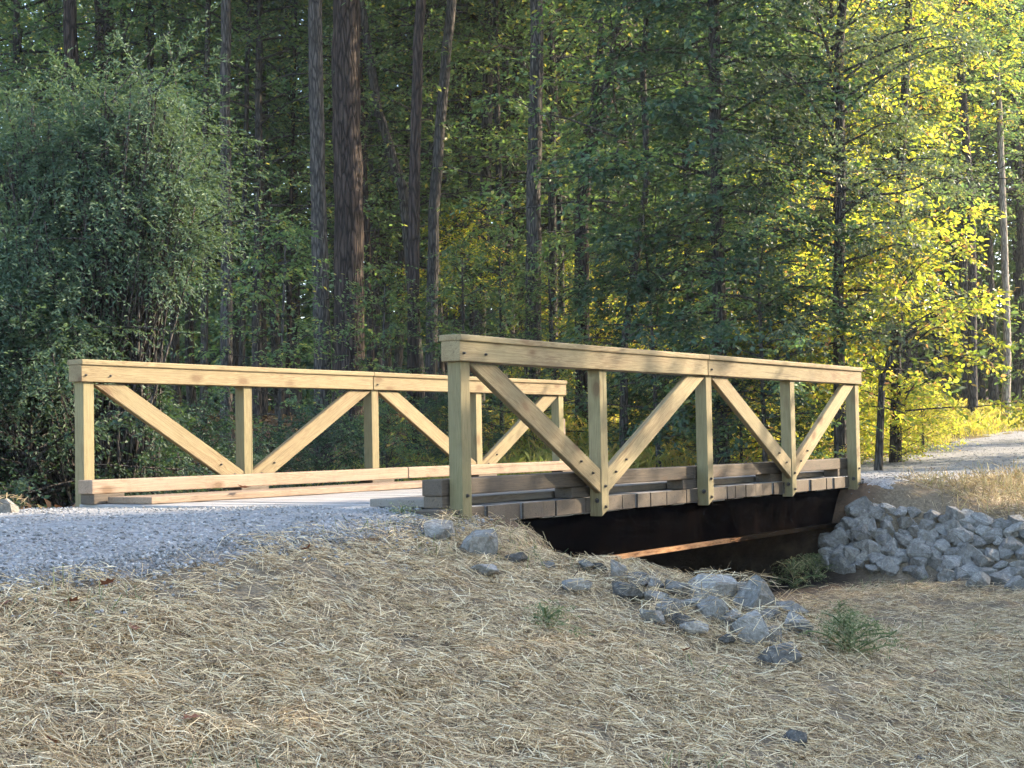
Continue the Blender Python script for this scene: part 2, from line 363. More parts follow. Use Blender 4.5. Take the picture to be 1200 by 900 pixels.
def road_mat():
    m, nt, out = mat('gravel_road')
    tc = nd(nt, 'ShaderNodeTexCoord'); v = tc.outputs['Object']
    vo = nd(nt, 'ShaderNodeTexVoronoi'); vo.inputs['Scale'].default_value = 55; nt.links.new(v, vo.inputs['Vector'])
    n1 = noise(nt, v, 1.1, 5, 0.6); n2 = noise(nt, v, 90, 3, 0.7)
    c = ramp(nt, nd_sep(nt, vo.outputs['Color']), [(0.0, (0.125, 0.122, 0.118)), (0.5, (0.21, 0.205, 0.198)), (1, (0.30, 0.295, 0.285))])
    c = mix(nt, math_(nt, 'MULTIPLY', n2, 0.5), c, (0.28, 0.28, 0.282))
    c = mix(nt, math_(nt, 'MULTIPLY', ramp(nt, n1, [(0.45, (0, 0, 0)), (0.7, (1, 1, 1))]), 0.35), c, (0.25, 0.24, 0.225))
    h = math_(nt, 'SUBTRACT', n2, math_(nt, 'MULTIPLY', vo.outputs['Distance'], 1.2))
    finish(nt, out, c, 0.92, h, 0.8, 0.015, 0.15); return m
M_GROUND = ground_mat(); M_ROAD = road_mat()

# ---------------------------------------------------------------- ground, road
def axis(a0, a1, step, lo, hi, grow=1.16):
    mid = list(np.arange(a0, a1, step)); s = step; x = mid[-1]; up = []
    while x < hi: s *= grow; x += s; up.append(x)
    s = step; x = mid[0]; dn = []
    while x > lo: s *= grow; x -= s; dn.append(x)
    return np.array(dn[::-1] + mid + up)
def grid_mesh(xs, ys, zf):
    X, Y = np.meshgrid(xs, ys); Z = zf(X, Y); nx, ny = len(xs), len(ys)
    V = np.stack([X, Y, Z], -1).reshape(-1, 3)
    i = np.arange(nx*ny).reshape(ny, nx)
    F = np.stack([i[:-1, :-1], i[:-1, 1:], i[1:, 1:], i[1:, :-1]], -1).reshape(-1, 4)
    return V, F, X, Y
def straw_mask(x, y):
    u, v = xyuv(x, y)
    a = sst(v, -0.05, 0.35)                                   # the camera side of the road
    under = (1 - sst(v, -0.5, 0.15))*sst(u, 0.5, 1.2)*(1 - sst(u, 5.2, 6.0))
    return a*(1 - under)*(1 - sst(u, 10, 16)*0.5)
def grass_mask(x, y):
    u, v = xyuv(x, y)
    return sst(-v + 0.5*vnoise(x*0.7, y*0.7), 3.2, 3.7)*(1 - sst(-v + 1.2*vnoise(x*0.3, y*0.3+9), 6.5, 9.5))*sst(u, 5.6, 7.5)
xs = axis(-4.5, 6.5, 0.055, -160, 160); ys = axis(2.6, 15.5, 0.055, -120, 260)
V, F, X, Y = grid_mesh(xs, ys, ground_z)
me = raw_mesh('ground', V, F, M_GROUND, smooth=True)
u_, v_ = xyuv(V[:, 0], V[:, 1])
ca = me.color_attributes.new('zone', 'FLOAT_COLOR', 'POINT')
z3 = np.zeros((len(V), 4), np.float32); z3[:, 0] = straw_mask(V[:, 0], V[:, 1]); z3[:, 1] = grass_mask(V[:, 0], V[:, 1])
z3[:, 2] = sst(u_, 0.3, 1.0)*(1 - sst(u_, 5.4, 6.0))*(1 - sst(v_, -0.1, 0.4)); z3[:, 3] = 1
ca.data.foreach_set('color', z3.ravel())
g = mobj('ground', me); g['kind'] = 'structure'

def road_in(u, v):                           # >0 inside the gravel (metres from its edge)
    e = np.minimum(road_edge(u) - v, v + 3.25 + 0.12*vnoise(u*1.1, 20) + 0.04*np.clip(u - 14, 0, 30))
    gap = np.maximum(0.12 - u, u - (LEN - 0.05)) # open over the channel
    return np.minimum(e, gap)
def road_mesh(name, us, vs):
    U, Vv = np.meshgrid(us, vs); Xr, Yr = uvxy(U, Vv)
    e = road_in(U, Vv)
    Z = ground_z(Xr, Yr) + np.clip(e*0.12, -0.05, 0.022)
    nx, ny = len(us), len(vs)
    P = np.stack([Xr, Yr, Z], -1).reshape(-1, 3); i = np.arange(nx*ny).reshape(ny, nx)
    Fq = np.stack([i[:-1, :-1], i[:-1, 1:], i[1:, 1:], i[1:, :-1]], -1).reshape(-1, 4)
    ok = (e.ravel()[Fq] > -0.25).all(1)
    Fq = Fq[ok]; used = np.unique(Fq); remap = -np.ones(len(P), int); remap[used] = np.arange(len(used))
    o = mobj('gravel_road', raw_mesh('gravel_road', P[used], remap[Fq], M_ROAD, smooth=True)); o['kind'] = 'structure'
road_mesh('gravel_road', np.arange(-11, 0.2, 0.06), np.arange(-3.7, 1.6, 0.06))
road_mesh('gravel_road', np.concatenate([np.arange(6.05, 16, 0.08), np.arange(16, 70, 0.5)]), np.arange(-5.6, 2.6, 0.08))

# ---------------------------------------------------------------- bridge
ZB = -0.74                                   # bridge base, relative to the eye
bridge = thing('footbridge', 'pale new timber bridge with braced railings over the dry channel', 'bridge', (P0[0], P0[1], ZB + CZ))
bridge.rotation_euler = (0, -SLOPE, PI/2 - TH)
def board(name, a, b, w, h, m, bev=0.004, up=(0, 0, 1), cut=None, seg=1, parent=None, endjit=0):
    """timber from a to b (bridge frame u, w across, z relative to the eye); h along 'up', w across"""
    a = Vector((a[0], a[1], a[2] - ZB)); b = Vector((b[0], b[1], b[2] - ZB)); x = b - a; L = x.length; x = x.normalized()
    upv = Vector(up); y = upv.cross(x).normalized(); z = x.cross(y)
    bm = bmesh.new(); bmesh.ops.create_cube(bm, size=1)
    for vtx in bm.verts: vtx.co = Vector((vtx.co.x*L, vtx.co.y*w, vtx.co.z*h))
    if cut: cut(bm, L, w, h)
    if bev: bmesh.ops.bevel(bm, geom=list(bm.edges), offset=bev, segments=2, affect='EDGES', profile=0.6)
    if L > 1.0:                                # faint bow so long boards are not perfectly straight
        nseg = 8
        for k in range(1, nseg):
            bmesh.ops.bisect_plane(bm, geom=list(bm.verts) + list(bm.edges) + list(bm.faces), plane_co=(-L/2 + L*k/nseg, 0, 0), plane_no=(1, 0, 0))
        b1, b2 = random.uniform(-.004, .004), random.uniform(-.003, .003)
        for vtx in bm.verts:
            t = 1 - (2*vtx.co.x/L)**2; vtx.co.y += b1*t; vtx.co.z += b2*t
    me = bpy.data.meshes.new(name); bm.to_mesh(me); bm.free(); me.materials.append(m)
    o = link(bpy.data.objects.new(name, me))
    Mx = Matrix((x, y, z)).transposed().to_4x4(); Mx.translation = (a + b)/2
    if parent is None: o.parent = bridge; o.matrix_local = Mx
    else:
        o.parent = parent; o.matrix_local = parent_local[parent.name].inverted() @ Mx
    parent_local[o.name] = Mx
    return o
parent_local = {}
def bolt(parent, pos, normal, r=0.008):
    n = Vector(normal).normalized(); bm = bmesh.new()
    bmesh.ops.create_cone(bm, cap_ends=True, segments=10, radius1=r*1.5, radius2=r*1.5, depth=0.004)
    c2 = bmesh.ops.create_cone(bm, cap_ends=True, segments=6, radius1=r, radius2=r*0.9, depth=0.014)
    for vtx in c2['verts']: vtx.co.z += 0.007
    me = bpy.data.meshes.new('bolt'); bm.to_mesh(me); bm.free(); me.materials.append(M_BOLT)
    o = link(bpy.data.objects.new('bolt', me)); o.parent = parent
    Mx = n.to_track_quat('Z', 'Y').to_matrix().to_4x4(); Mx.translation = Vector((pos[0], pos[1], pos[2] - ZB))
    o.matrix_local = parent_local[parent.name].inverted() @ Mx
CAP = 0.6513; BAY = [0.035, 1.553, 3.07, 4.585, 6.02]
PW = 0.089
def railing(w0, inner, far):
    """w0: outer-or-camera face of the cap; the rail is w0 .. w0+0.14 across"""
    mid = w0 + 0.07
    half = 3.072
    for k, (ua, ub) in enumerate(((0, half - 0.001), (half + 0.001, LEN))):
        top = board('top_rail', (ua + 0.004, mid, CAP - 0.036 - 0.056), (ub - 0.004, mid, CAP - 0.036 - 0.056), 0.128, 0.112, M_RAIL, 0.005)
        board('cap_board', (ua, mid, CAP - 0.018), (ub, mid, CAP - 0.018), 0.152, 0.036, M_RAIL, 0.007, parent=top)
        for du in (0.04, 0.25) if k == 0 else (0.05,):
            bolt(top, (ua + du, mid - 0.0645, CAP - 0.105), (0, -1, 0), 0.006)
    ztop = CAP - 0.148
    zbot = -0.43 if not far else -0.40
    def bev_end(bm, L, w, h):                    # the foot of the post is sawn off at a slant
        for vtx in bm.verts:
            if vtx.co.x < 0 and vtx.co.y < 0: vtx.co.x += 0.0
            if vtx.co.x < 0 and vtx.co.z > 0: vtx.co.x += 0.045
    for i, u in enumerate(BAY):
        p = board('post', (u + PW/2, mid, zbot), (u + PW/2, mid, ztop), PW, PW, M_POST, 0.004, up=(1, 0, 0) , cut=(None if far else bev_end))
        if far:
            bolt(p, (u + PW/2, mid - PW/2, -0.30), (0, -1, 0))
        else:
            bolt(p, (u + PW/2, mid - PW/2 - 0.001, -0.37), (0, -1, 0)); bolt(p, (u + PW/2, mid - PW/2 - 0.001, -0.24), (0, -1, 0))
            bolt(p, (u - 0.001, mid - 0.01, -0.33), (-1, 0, 0), 0.011)
    for i in range(4):                           # braces meet at the foot of the second and fourth posts
        ua = BAY[i] + PW; ub = BAY[i+1]
        zlo, zhi = -0.285, ztop - 0.012
        if i % 2: zlo, zhi = zhi, zlo
        # long axis from upper end to lower end; both ends sawn plumb / level
        bw = 0.138; a = Vector((ua, zhi)); b = Vector((ub, zlo)); dv = b - a
        ang = math.atan2(dv.y, dv.x); off = bw/2/math.cos(ang)
        down = dv.y < 0
        if down: pts = [(ua - 0.0, zhi), (ua + bw/abs(math.sin(ang))*0.95, zhi), (ub, zlo + 2*off*0.98), (ub, zlo - 0.0)]
        else: pts = [(ua, zhi), (ua, zhi + 2*off*0.98), (ub - bw/abs(math.sin(ang))*0.95, zlo), (ub, zlo)]
        bm = bmesh.new(); cx = (a + b)/2
        ca_, sa_ = math.cos(ang), math.sin(ang)
        loc = [((q[0]-cx.x)*ca_ + (q[1]-cx.y)*sa_, -(q[0]-cx.x)*sa_ + (q[1]-cx.y)*ca_) for q in pts]
        th = 0.042
        v1 = [bm.verts.new((q[0], -th/2, q[1])) for q in loc]; v2 = [bm.verts.new((q[0], th/2, q[1])) for q in loc]
        bm.faces.new(v1); bm.faces.new(v2[::-1])
        for k in range(4): bm.faces.new((v1[k], v2[k], v2[(k+1) % 4], v1[(k+1) % 4]))
        bmesh.ops.recalc_face_normals(bm, faces=bm.faces)
        bmesh.ops.bevel(bm, geom=list(bm.edges), offset=0.004, segments=2, affect='EDGES')
        me = bpy.data.meshes.new('brace'); bm.to_mesh(me); bm.free(); me.materials.append(M_RAIL)
        o = link(bpy.data.objects.new('brace', me)); o.parent = bridge
        xv = Vector((ca_, 0, sa_)); zv = Vector((-sa_, 0, ca_)); yv = Vector((0, 1, 0))
        Mx = Matrix((xv, yv, zv)).transposed().to_4x4(); Mx.translation = Vector((cx.x, mid - 0.018, cx.y - ZB))
        o.matrix_local = Mx; parent_local[o.name] = Mx
        # bolts near the lower end
        lx, lz = (ub, zlo) if down else (ua, zhi)
        sgn = -1 if down else 1
        for k in (0.10, 0.24):
            bolt(o, (lx + sgn*k, mid - 0.040, lz + off + k*abs(math.tan(ang))), (0, -1, 0), 0.006)
railing(0.0, 1, False)
railing(W2, -1, True)
# a short board on the back of the last far post
board('post_block', (BAY[4] + PW + 0.025, W2 + 0.10, 0.05), (BAY[4] + PW + 0.025, W2 + 0.10, 0.27), 0.13, 0.04, M_CURB, up=(1, 0, 0))
# curbs on blocks
for w0, side in ((0.125, 0), (2.945, 1)):
    wm = w0 + 0.07
    segs = ((-0.02, 3.05), (3.06, LEN + 0.02)) if not side else ((-0.03, 3.35), (3.36, LEN))
    for a, b in segs:
        board('curb_timber', (a, wm, -0.194), (b, wm, -0.194), 0.138, 0.092, M_CURB if side else M_PLANK, 0.008)
    for i, u in enumerate(BAY):
        b = board('curb_block', (u - 0.19 if i else -0.012, wm, -0.274), (u + 0.10 if i else 0.25, wm, -0.274), 0.13, 0.066, M_PLANK, 0.006)
# wheel runners along the deck
for w0, nb in ((0.285, 2), (2.50, 2)):
    for k in range(nb):
        wm = w0 + 0.105 + k*0.213
        for a, b in ((0.06, 3.2), (3.205, LEN - 0.05)):
            board('runner_board', (a + random.uniform(-.03, .03), wm, -0.283), (b, wm, -0.283), 0.207, 0.044, M_OLDRUN if w0 < 1 else M_CURB, 0.006)
# deck planks across
u = 0.0
while u < LEN - 0.05:
    wd = random.choice((0.185, 0.14, 0.185, 0.235))
    wd = min(wd, LEN - u)
    e0, e1 = random.uniform(-0.012, 0.012), random.uniform(-0.02, 0.02)
    o = board('deck_plank', (u + wd/2, 0.112 + e0, -0.357 + random.uniform(-.009, .003)), (u + wd/2, 3.10 + e1, -0.357), wd - 0.016, 0.098, M_DECK, 0.008)
    # end grain and underside are old brown timber: an end cap a few mm proud
    board('plank_end', (u + wd/2, 0.100 + e0, -0.357), (u + wd/2, 0.1125 + e0, -0.357), wd - 0.012, 0.094, M_PLANK, 0.003, parent=o)
    u += wd
# girders
def girder(wc, vis):
    g0, g1 = 0.02, LEN - 0.02
    web = board('girder', (g0, wc, -0.56), (g1, wc, -0.56), 0.03, 0.30, M_GIRDER, 0.002)
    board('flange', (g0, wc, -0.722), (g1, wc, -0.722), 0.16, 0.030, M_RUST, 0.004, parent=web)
    board('flange', (g0, wc, -0.4155), (g1, wc, -0.4155), 0.12, 0.012, M_GIRDER, 0.002, parent=web)
for k, wc in enumerate((0.20, 1.1, 2.1, 3.0)): girder(wc, k == 0)
# timber abutment walls carrying the girders
for uc in (0.0, LEN):
    s = 1 if uc == 0 else -1
    for j in range(2):
        board('abutment_timber', (uc + s*0.13, 0.02 if j else -0.0, -0.80 - 0.165*j - 0.005), (uc + s*0.13, 3.2, -0.80 - 0.165*j - 0.005), 0.16, 0.155, M_PLANK, 0.008)
board('end_beam', (-0.085, 0.05, -0.365), (-0.085, 0.60, -0.365), 0.13, 0.11, M_PLANK, 0.006)

# ---------------------------------------------------------------- stones
def stone_mesh(name, rng, m, flat=0.75, sub=True):
    pts = rng.normal(size=(16, 3)); pts /= np.linalg.norm(pts, axis=1, keepdims=True)
    pts *= rng.uniform(0.80, 1.05, (16, 1)); pts *= np.array([0.58, 0.47, 0.44*flat])
    bm = bmesh.new()
    for p in pts: bm.verts.new(p)
    r = bmesh.ops.convex_hull(bm, input=bm.verts)
    bmesh.ops.delete(bm, geom=[e for e in r['geom_interior'] if isinstance(e, bmesh.types.BMVert)], context='VERTS')
    bmesh.ops.dissolve_limit(bm, angle_limit=0.22, verts=bm.verts, edges=bm.edges)
    bmesh.ops.bevel(bm, geom=list(bm.edges), offset=0.030, segments=2, affect='EDGES', profile=0.5)
    bmesh.ops.triangulate(bm, faces=bm.faces)
    bmesh.ops.subdivide_edges(bm, edges=bm.edges, cuts=1, use_grid_fill=True)
    for vtx in bm.verts:
        c = vtx.co; vtx.co += Vector(rng.normal(size=3))*0.008
        vtx.co *= 1 + 0.04*math.sin(9*c.x + 3*c.y)*math.sin(8*c.z + 5*c.y)
    me = bpy.data.meshes.new(name); bm.to_mesh(me); bm.free(); me.materials.append(m)
    return me
rs = np.random.default_rng(21)
STONES = [stone_mesh('riprap_stone', rs, M_STONE, f) for f in (0.8, 0.95, 0.7, 1.0, 0.85, 0.75, 0.9, 1.05, 0.65, 0.8, 0.9, 0.75)]
DARKS = [stone_mesh('dark_stone', rs, M_DARKSTONE, f) for f in (0.8, 0.7, 0.95)]
def put_stone(name, me, x, y, z, size, rot, label, group, cat='stone', sz=(1, 1, 1)):
    o = bpy.data.objects.new(name, me); o.location = (x, y, z); o.scale = tuple(size*s for s in sz); o.rotation_euler = rot
    COL.objects.link(o); return tag(o, label, cat, group)
# the armoured bank right of the bridge, built row by row
ORD = ['first', 'second', 'third', 'fourth', 'fifth', 'sixth', 'seventh', 'eighth', 'ninth', 'tenth', 'eleventh', 'twelfth', 'thirteenth', 'fourteenth', 'fifteenth', 'sixteenth', 'seventeenth', 'eighteenth', 'nineteenth', 'twentieth']
ROWN = ['lowest', 'second lowest', 'third lowest', 'middle', 'third highest', 'second highest', 'topmost']
nrow = 7
TOPL = [(1003, 600), (1045, 602), (1100, 611), (1150, 616), (1200, 618), (1320, 622)]
BOTL = [(958, 664), (1000, 666), (1060, 674), (1130, 684), (1200, 692), (1320, 704)]
def lerp_line(Lp, t):
    q = np.array(Lp, float); k = t*(len(q) - 1); i = min(int(k), len(q) - 2); return q[i]*(1 - k + i) + q[i+1]*(k - i)
for r_ in range(nrow):
    f = r_/(nrow - 1)
    ncol = 17; k = 0
    for c in range(ncol):
        t = min(1, max(0, (c + 0.5*(r_ % 2) + rs.uniform(-0.28, 0.28))/ncol))
        px, py = lerp_line(BOTL, t)*(1 - f) + lerp_line(TOPL, t)*f + rs.uniform(-3, 3, 2)
        p = on_ground(px, py)
        size = rs.uniform(0.14, 0.255)*(1.15 if rs.uniform() < 0.25 else 1.0)
        k += 1
        me = STONES[rs.integers(len(STONES))]
        form = 'large' if size > 0.235 else ('small' if size < 0.17 else 'middling')
        lab = f'{form} grey riprap stone, {ORD[k-1]} from the bridge in the {ROWN[r_]} row of the bank'
        put_stone('riprap_stone', me, p[0], p[1], p[2] + size*0.10, size*0.98, tuple(rs.uniform(-0.5, 0.5, 2)) + (rs.uniform(0, 6.28),), lab, 'riprap stones on the right bank', sz=(1, 1, rs.uniform(0.85, 1.25)))
# stones along the lip of the near bank: px, py of the middle, pixel width, height ratio, dark?, label
NEAR = [
 (514, 622, 40, 0.9, 0, 'pale bluish stone lying at the foot of the first near bridge post'),
 (562, 637, 50, 0.8, 0, 'big pale faceted stone just right of the first near bridge post'),
 (568, 667, 42, 0.55, 0, 'flat grey stone half sunk in straw below the first near bridge post'),
 (606, 656, 30, 0.6, 1, 'dark low stone in the straw lip under the near girder'),
 (641, 664, 20, 0.7, 0, 'very small grey stone buried in straw between the post and the flange end'),
 (687, 663, 21, 0.9, 0, 'small upright pale stone left of the rusty flange end'),
 (703, 667, 17, 0.8, 1, 'tiny dark brownish stone right beside the small upright pale one'),
 (721, 671, 24, 1.0, 0, 'pale rounded stone standing under the left end of the rusty flange'),
 (748, 679, 36, 0.55, 0, 'long low pale stone on the bank lip under the rusty flange'),
 (736, 693, 38, 0.75, 1, 'dark blocky stone in straw in front of the long low pale one'),
 (675, 688, 30, 0.6, 0, 'grey stone mostly covered by straw left of the dark blocky stone'),
 (770, 703, 28, 0.7, 0, 'grey stone poking from straw right of the dark blocky stone'),
 (793, 692, 34, 0.75, 0, 'bluish grey stone at the left end of the bank-lip heap'),
 (834, 690, 58, 0.5, 0, 'broad flat pale slab draped in straw on top of the bank-lip heap'),
 (818, 708, 36, 0.9, 0, 'blunt grey stone with a dark front face in the bank-lip heap'),
 (786, 717, 32, 0.8, 0, 'pale stone at the lower left of the bank-lip heap'),
 (882, 700, 44, 1.15, 0, 'tall leaning slab pointing up beside the dark channel'),
 (927, 713, 42, 0.5, 0, 'long flat grey stone at the right tip of the bank-lip heap'),
 (880, 739, 42, 0.95, 0, 'large block with flat face in front of the tall leaning slab'),
 (928, 731, 32, 0.7, 0, 'grey stone tucked below the long flat one at the heap tip'),
 (856, 724, 30, 0.7, 0, 'dusty grey stone between the slab draped in straw and the large block'),
 (849, 752, 28, 0.6, 1, 'dark stone sunk in straw left of the large block'),
 (813, 738, 30, 0.5, 0, 'low dusty stone sunk in straw at the bottom left of the heap'),
 (912, 770, 48, 0.6, 1, 'dark mossy stone half buried in front of the heap, lowest of all'),
 (903, 722, 26, 0.8, 0, 'grey stone wedged just right of the tall leaning slab'),
 (942, 738, 20, 0.7, 0, 'small grey stone at the far right foot of the heap'),
 (768, 722, 30, 0.9, 0, 'blocky grey stone at the left foot of the bank-lip heap'),
 (838, 716, 34, 0.8, 0, 'angular grey stone below the broad flat slab'),
 (800, 728, 26, 0.9, 1, 'dark chunk of stone under the blunt grey one in the heap'),
 (868, 688, 30, 0.7, 0, 'rounded grey stone just left of the tall leaning slab'),
 (902, 745, 28, 0.8, 0, 'pale stone between the large block and the long flat one'),
 (765, 686, 22, 0.7, 0, 'small grey stone right of the long low pale one on the lip'),
 (932, 869, 27, 0.8, 1, 'lone black stone lying in the straw at the bottom of the view'),
 (8, 596, 34, 0.8, 0, 'grey wedge of stone beside the road at the far left'),
 (1077, 892, 12, 0.7, 1, 'tiny black pebble in the straw near the bottom right corner'),
]
for i, (px, py, wpx, hr, dk, lab) in enumerate(NEAR):
    p = on_ground(px, py + wpx*hr*0.35); dy = 0
    while px < 950 and p[1] > 6 and xyuv(p[0], p[1])[0] > 0.72 and dy < 60:
        dy += 3; p = on_ground(px, py + wpx*hr*0.35 + dy)
    p = on_ground(px, py + wpx*hr*0.35 + dy)
    size = wpx/FPX*p[1]
    me = (DARKS if dk else STONES)[i % (3 if dk else 12)]
    put_stone('bank_stone' if dk == 0 else 'dark_bank_stone', me, p[0], p[1], p[2] + size*hr*0.24 + 0.01, size*(1.08 if i < 6 else 1.18), (rs.uniform(-.25, .25), rs.uniform(-.25, .25) + (-0.6 if 'leaning' in lab else 0), rs.uniform(-.5, .5)), lab, 'stones along the near bank', sz=(1, 1, max(0.8, hr*1.35)))

# ---------------------------------------------------------------- loose cover: straw, gravel, litter, grass
def in_view_xy(n, rng, ylo, yhi, pad=1.25, dens_pow=1.0):
    y = ylo*(yhi/ylo)**rng.uniform(0, 1, n) if dens_pow == 1.0 else rng.uniform(ylo, yhi, n)
    x = rng.uniform(-1, 1, n)*0.345*pad*y
    return x, y
def ground_normal_tilt(x, y, e=0.05):
    return (ground_z(x + e, y) - ground_z(x - e, y))/(2*e), (ground_z(x, y + e) - ground_z(x, y - e))/(2*e)
STRAW_V = np.array([[-.5, -.5, 0], [-.5, .5, 0], [0, -.5, .1], [0, .5, .1], [.5, -.4, 0], [.5, .4, 0]])
STRAW_F = np.array([[0, 2, 3, 1], [2, 4, 5, 3]])
def straws(name, n, mask, rng, mat_, ylo, yhi, length, width, lift, tilt, label, cat, proto=(STRAW_V, STRAW_F)):
    x, y = in_view_xy(n, rng, ylo, yhi)
    keep = rng.uniform(0, 1, n) < mask(x, y)
    x, y = x[keep], y[keep]; n = len(x)
    if n == 0: return None
    L = rng.uniform(*length, n); Wd = rng.uniform(*width, n)
    a = rng.uniform(0, 2*PI, n)
    gx, gy = ground_normal_tilt(x, y)
    slope = np.cos(a)*gx + np.sin(a)*gy
    til = rng.normal(0, tilt, n)
    M = euler_mats(rng.uniform(-1.2, 1.2, n), -(np.arctan(slope) + til), a)
    z = ground_z(x, y) + rng.uniform(0, 1, n)**1.5*lift + np.abs(np.sin(til))*L*0.5*0.8
    loc = np.stack([x, y, z], 1)
    pv = proto[0]
    V = pv[None]*np.stack([L, Wd, L*rng.uniform(-0.6, 1.4, n)], 1)[:, None, :]
    V = np.einsum('nij,nkj->nki', M, V) + loc[:, None, :]
    F = proto[1][None] + (np.arange(n)*len(pv))[:, None, None]
    o = mobj(name, raw_mesh(name, V.reshape(-1, 3), F.reshape(-1, proto[1].shape[1]), mat_))
    return stuff(o, label, cat)
def straw_only(x, y):
    u, v = xyuv(x, y)
    e = v - road_edge(u)
    m = np.where(u < 3, sst(e + 0.22*vnoise(x*3, y*3), -0.30, 0.06), sst(e, -0.1, 0.3))
    chan = (1 - sst(v, -0.1, 0.35))*sst(u, -0.2, 0.5)*(1 - sst(u, 6, 6.6))
    rip = sst(u, 5.2, 5.5)*(1 - sst(u, 6.0, 6.5))*sst(v, -.3, .1)
    clump = np.clip(0.68 + 0.36*vnoise(x*1.6+4, y*1.6) + 0.42*vnoise(x*7, y*7+3) + 0.2*vnoise(x*19, y*19), 0.05, 1)
    return m*(1 - chan)*(1 - 0.93*rip)*clump
rg = np.random.default_rng(5)
straws('straw_mulch', 640000, straw_only, rg, M_STRAW, 3.2, 13.5, (0.025, 0.105), (0.0015, 0.0030), 0.028, 0.15, 'pale dry straw mulch strewn over the near bank and channel bed', 'straw')
def wisps(x, y):
    return straw_only(x, y)*sst(vnoise(x*2.2+3, y*2.2), 0.0, 0.5)
straws('straw_wisps', 14000, wisps, rg, M_STRAW, 3.2, 13.5, (0.06, 0.16), (0.002, 0.003), 0.03, 0.40, 'loose upturned straw ends standing out of the mulch', 'straw')
def dead_mask(x, y):
    u, v = xyuv(x, y)
    return sst(u, 6.05, 6.6)*sst(v - road_edge(u), -0.2, 0.2)*(1 - sst(v, 3, 5))
straws('dead_grass', 90000, dead_mask, rg, M_DEADGRASS, 11, 26, (0.06, 0.20), (0.004, 0.007), 0.02, 0.7, 'brown dead grass on the verge above the riprap', 'grass')
def greenish(x, y):
    u, v = xyuv(x, y)
    return straw_only(x, y)*sst(vnoise(x*1.3+20, y*1.3+7), 0.25, 0.6)*0.8 + 0.6*sst(v, 0.2, .5)*(1 - sst(v, 1.0, 1.6))*sst(u, 4.2, 4.7)*(1 - sst(u, 5.2, 5.6))
straws('sprouting_grass', 26000, greenish, rg, M_WEED, 3.6, 14, (0.05, 0.13), (0.002, 0.004), 0.0, 0.8, 'thin patches of sprouting green grass in the straw', 'grass')
def draped():
    rng = np.random.default_rng(44); loc = []; Ls = []
    for o in [o for o in COL.objects if o.name.startswith(('bank_stone', 'dark_bank_stone'))]:
        r = o.scale[0]; k = int(40*r/0.16) if 'lone' not in o['label'] and 'pebble' not in o['label'] else 2
        a = rng.uniform(0, 6.28, k); q = r*0.62*np.sqrt(rng.uniform(0.05, 1, k))
        x = o.location.x + q*np.cos(a); y = o.location.y + q*np.sin(a)
        top = o.location.z + 0.40*o.scale[2]*np.sqrt(np.clip(1 - (q/(0.62*r))**2, 0, 1))
        loc.append(np.stack([x, y, np.maximum(top, ground_z(x, y) + 0.02)], 1))
    loc = np.concatenate(loc); n = len(loc)
    M = euler_mats(rng.uniform(-1, 1, n), rng.normal(0, .35, n), rng.uniform(0, 6.28, n))
    V = STRAW_V[None]*np.stack([rng.uniform(.05, .14, n), rng.uniform(.002, .0034, n), rng.uniform(-.03, .05, n)], 1)[:, None, :]
    V = np.einsum('nij,nkj->nki', M, V) + loc[:, None]
    F = STRAW_F[None] + (np.arange(n)*6)[:, None, None]
    stuff(mobj('draped_straw', raw_mesh('draped_straw', V.reshape(-1, 3), F.reshape(-1, 4), M_STRAW)), 'stray straw draped over the stones of the near bank', 'straw')
draped()
# gravel chips
ico = bmesh.new(); bmesh.ops.create_icosphere(ico, subdivisions=1, radius=0.5)
ico.verts.ensure_lookup_table(); IV = np.array([v.co[:] for v in ico.verts])*np.random.default_rng(1).uniform(0.55, 1.3, (len(ico.verts), 1)); IF = np.array([[v.index for v in f.verts] for f in ico.faces]); ico.free()
def chips(name, n, ylo, yhi, size, maskf, rng, label):
    x, y = in_view_xy(n, rng, ylo, yhi)
    k = rng.uniform(0, 1, n) < maskf(x, y); x, y = x[k], y[k]; n = len(x)
    s = size[0] + (size[1] - size[0])*rng.uniform(0, 1, n)**3
    M = euler_mats(*rng.uniform(0, 6.28, (3, n)))
    loc = np.stack([x, y, ground_z(x, y) + 0.02 + s*0.12], 1)
    V = np.einsum('nij,kj->nki', M, IV)*s[:, None, None]*np.array([1, 1, 0.75]) + loc[:, None, :]
    F = IF[None] + (np.arange(n)*len(IV))[:, None, None]
    o = mobj(name, raw_mesh(name, V.reshape(-1, 3), F.reshape(-1, 3), M_GRAVEL))
    return stuff(o, label, 'gravel')
def gm_left(x, y):
    u, v = xyuv(x, y); e = road_in(u, v)
    edge = np.exp(-((e - 0.1)/0.25)**2)
    track = np.exp(-((v + 0.75)/0.32)**2) + np.exp(-((v + 2.3)/0.32)**2)
    return np.where(u < 0.6, np.maximum(sst(e, -0.16, 0.08), 0.10*sst(e, -0.6, -0.1))*(0.5 + 0.5*edge)*(1 - 0.8*np.clip(track, 0, 1))*np.clip(0.75 + 0.5*vnoise(x*2, y*2), 0.2, 1), 0)
def gm_right(x, y):
    u, v = xyuv(x, y); e = road_in(u, v)
    return np.where(u > 5.5, sst(e, -0.25, 0.1)*0.8, 0)
rg = np.random.default_rng(11)
chips('loose_gravel', 330000, 4.2, 10.5, (0.004, 0.022), gm_left, rg, 'loose grey crushed gravel on the road left of the bridge')
chips('loose_gravel', 60000, 13, 36, (0.010, 0.028), gm_right, rg, 'loose grey crushed gravel on the road right of the bridge')
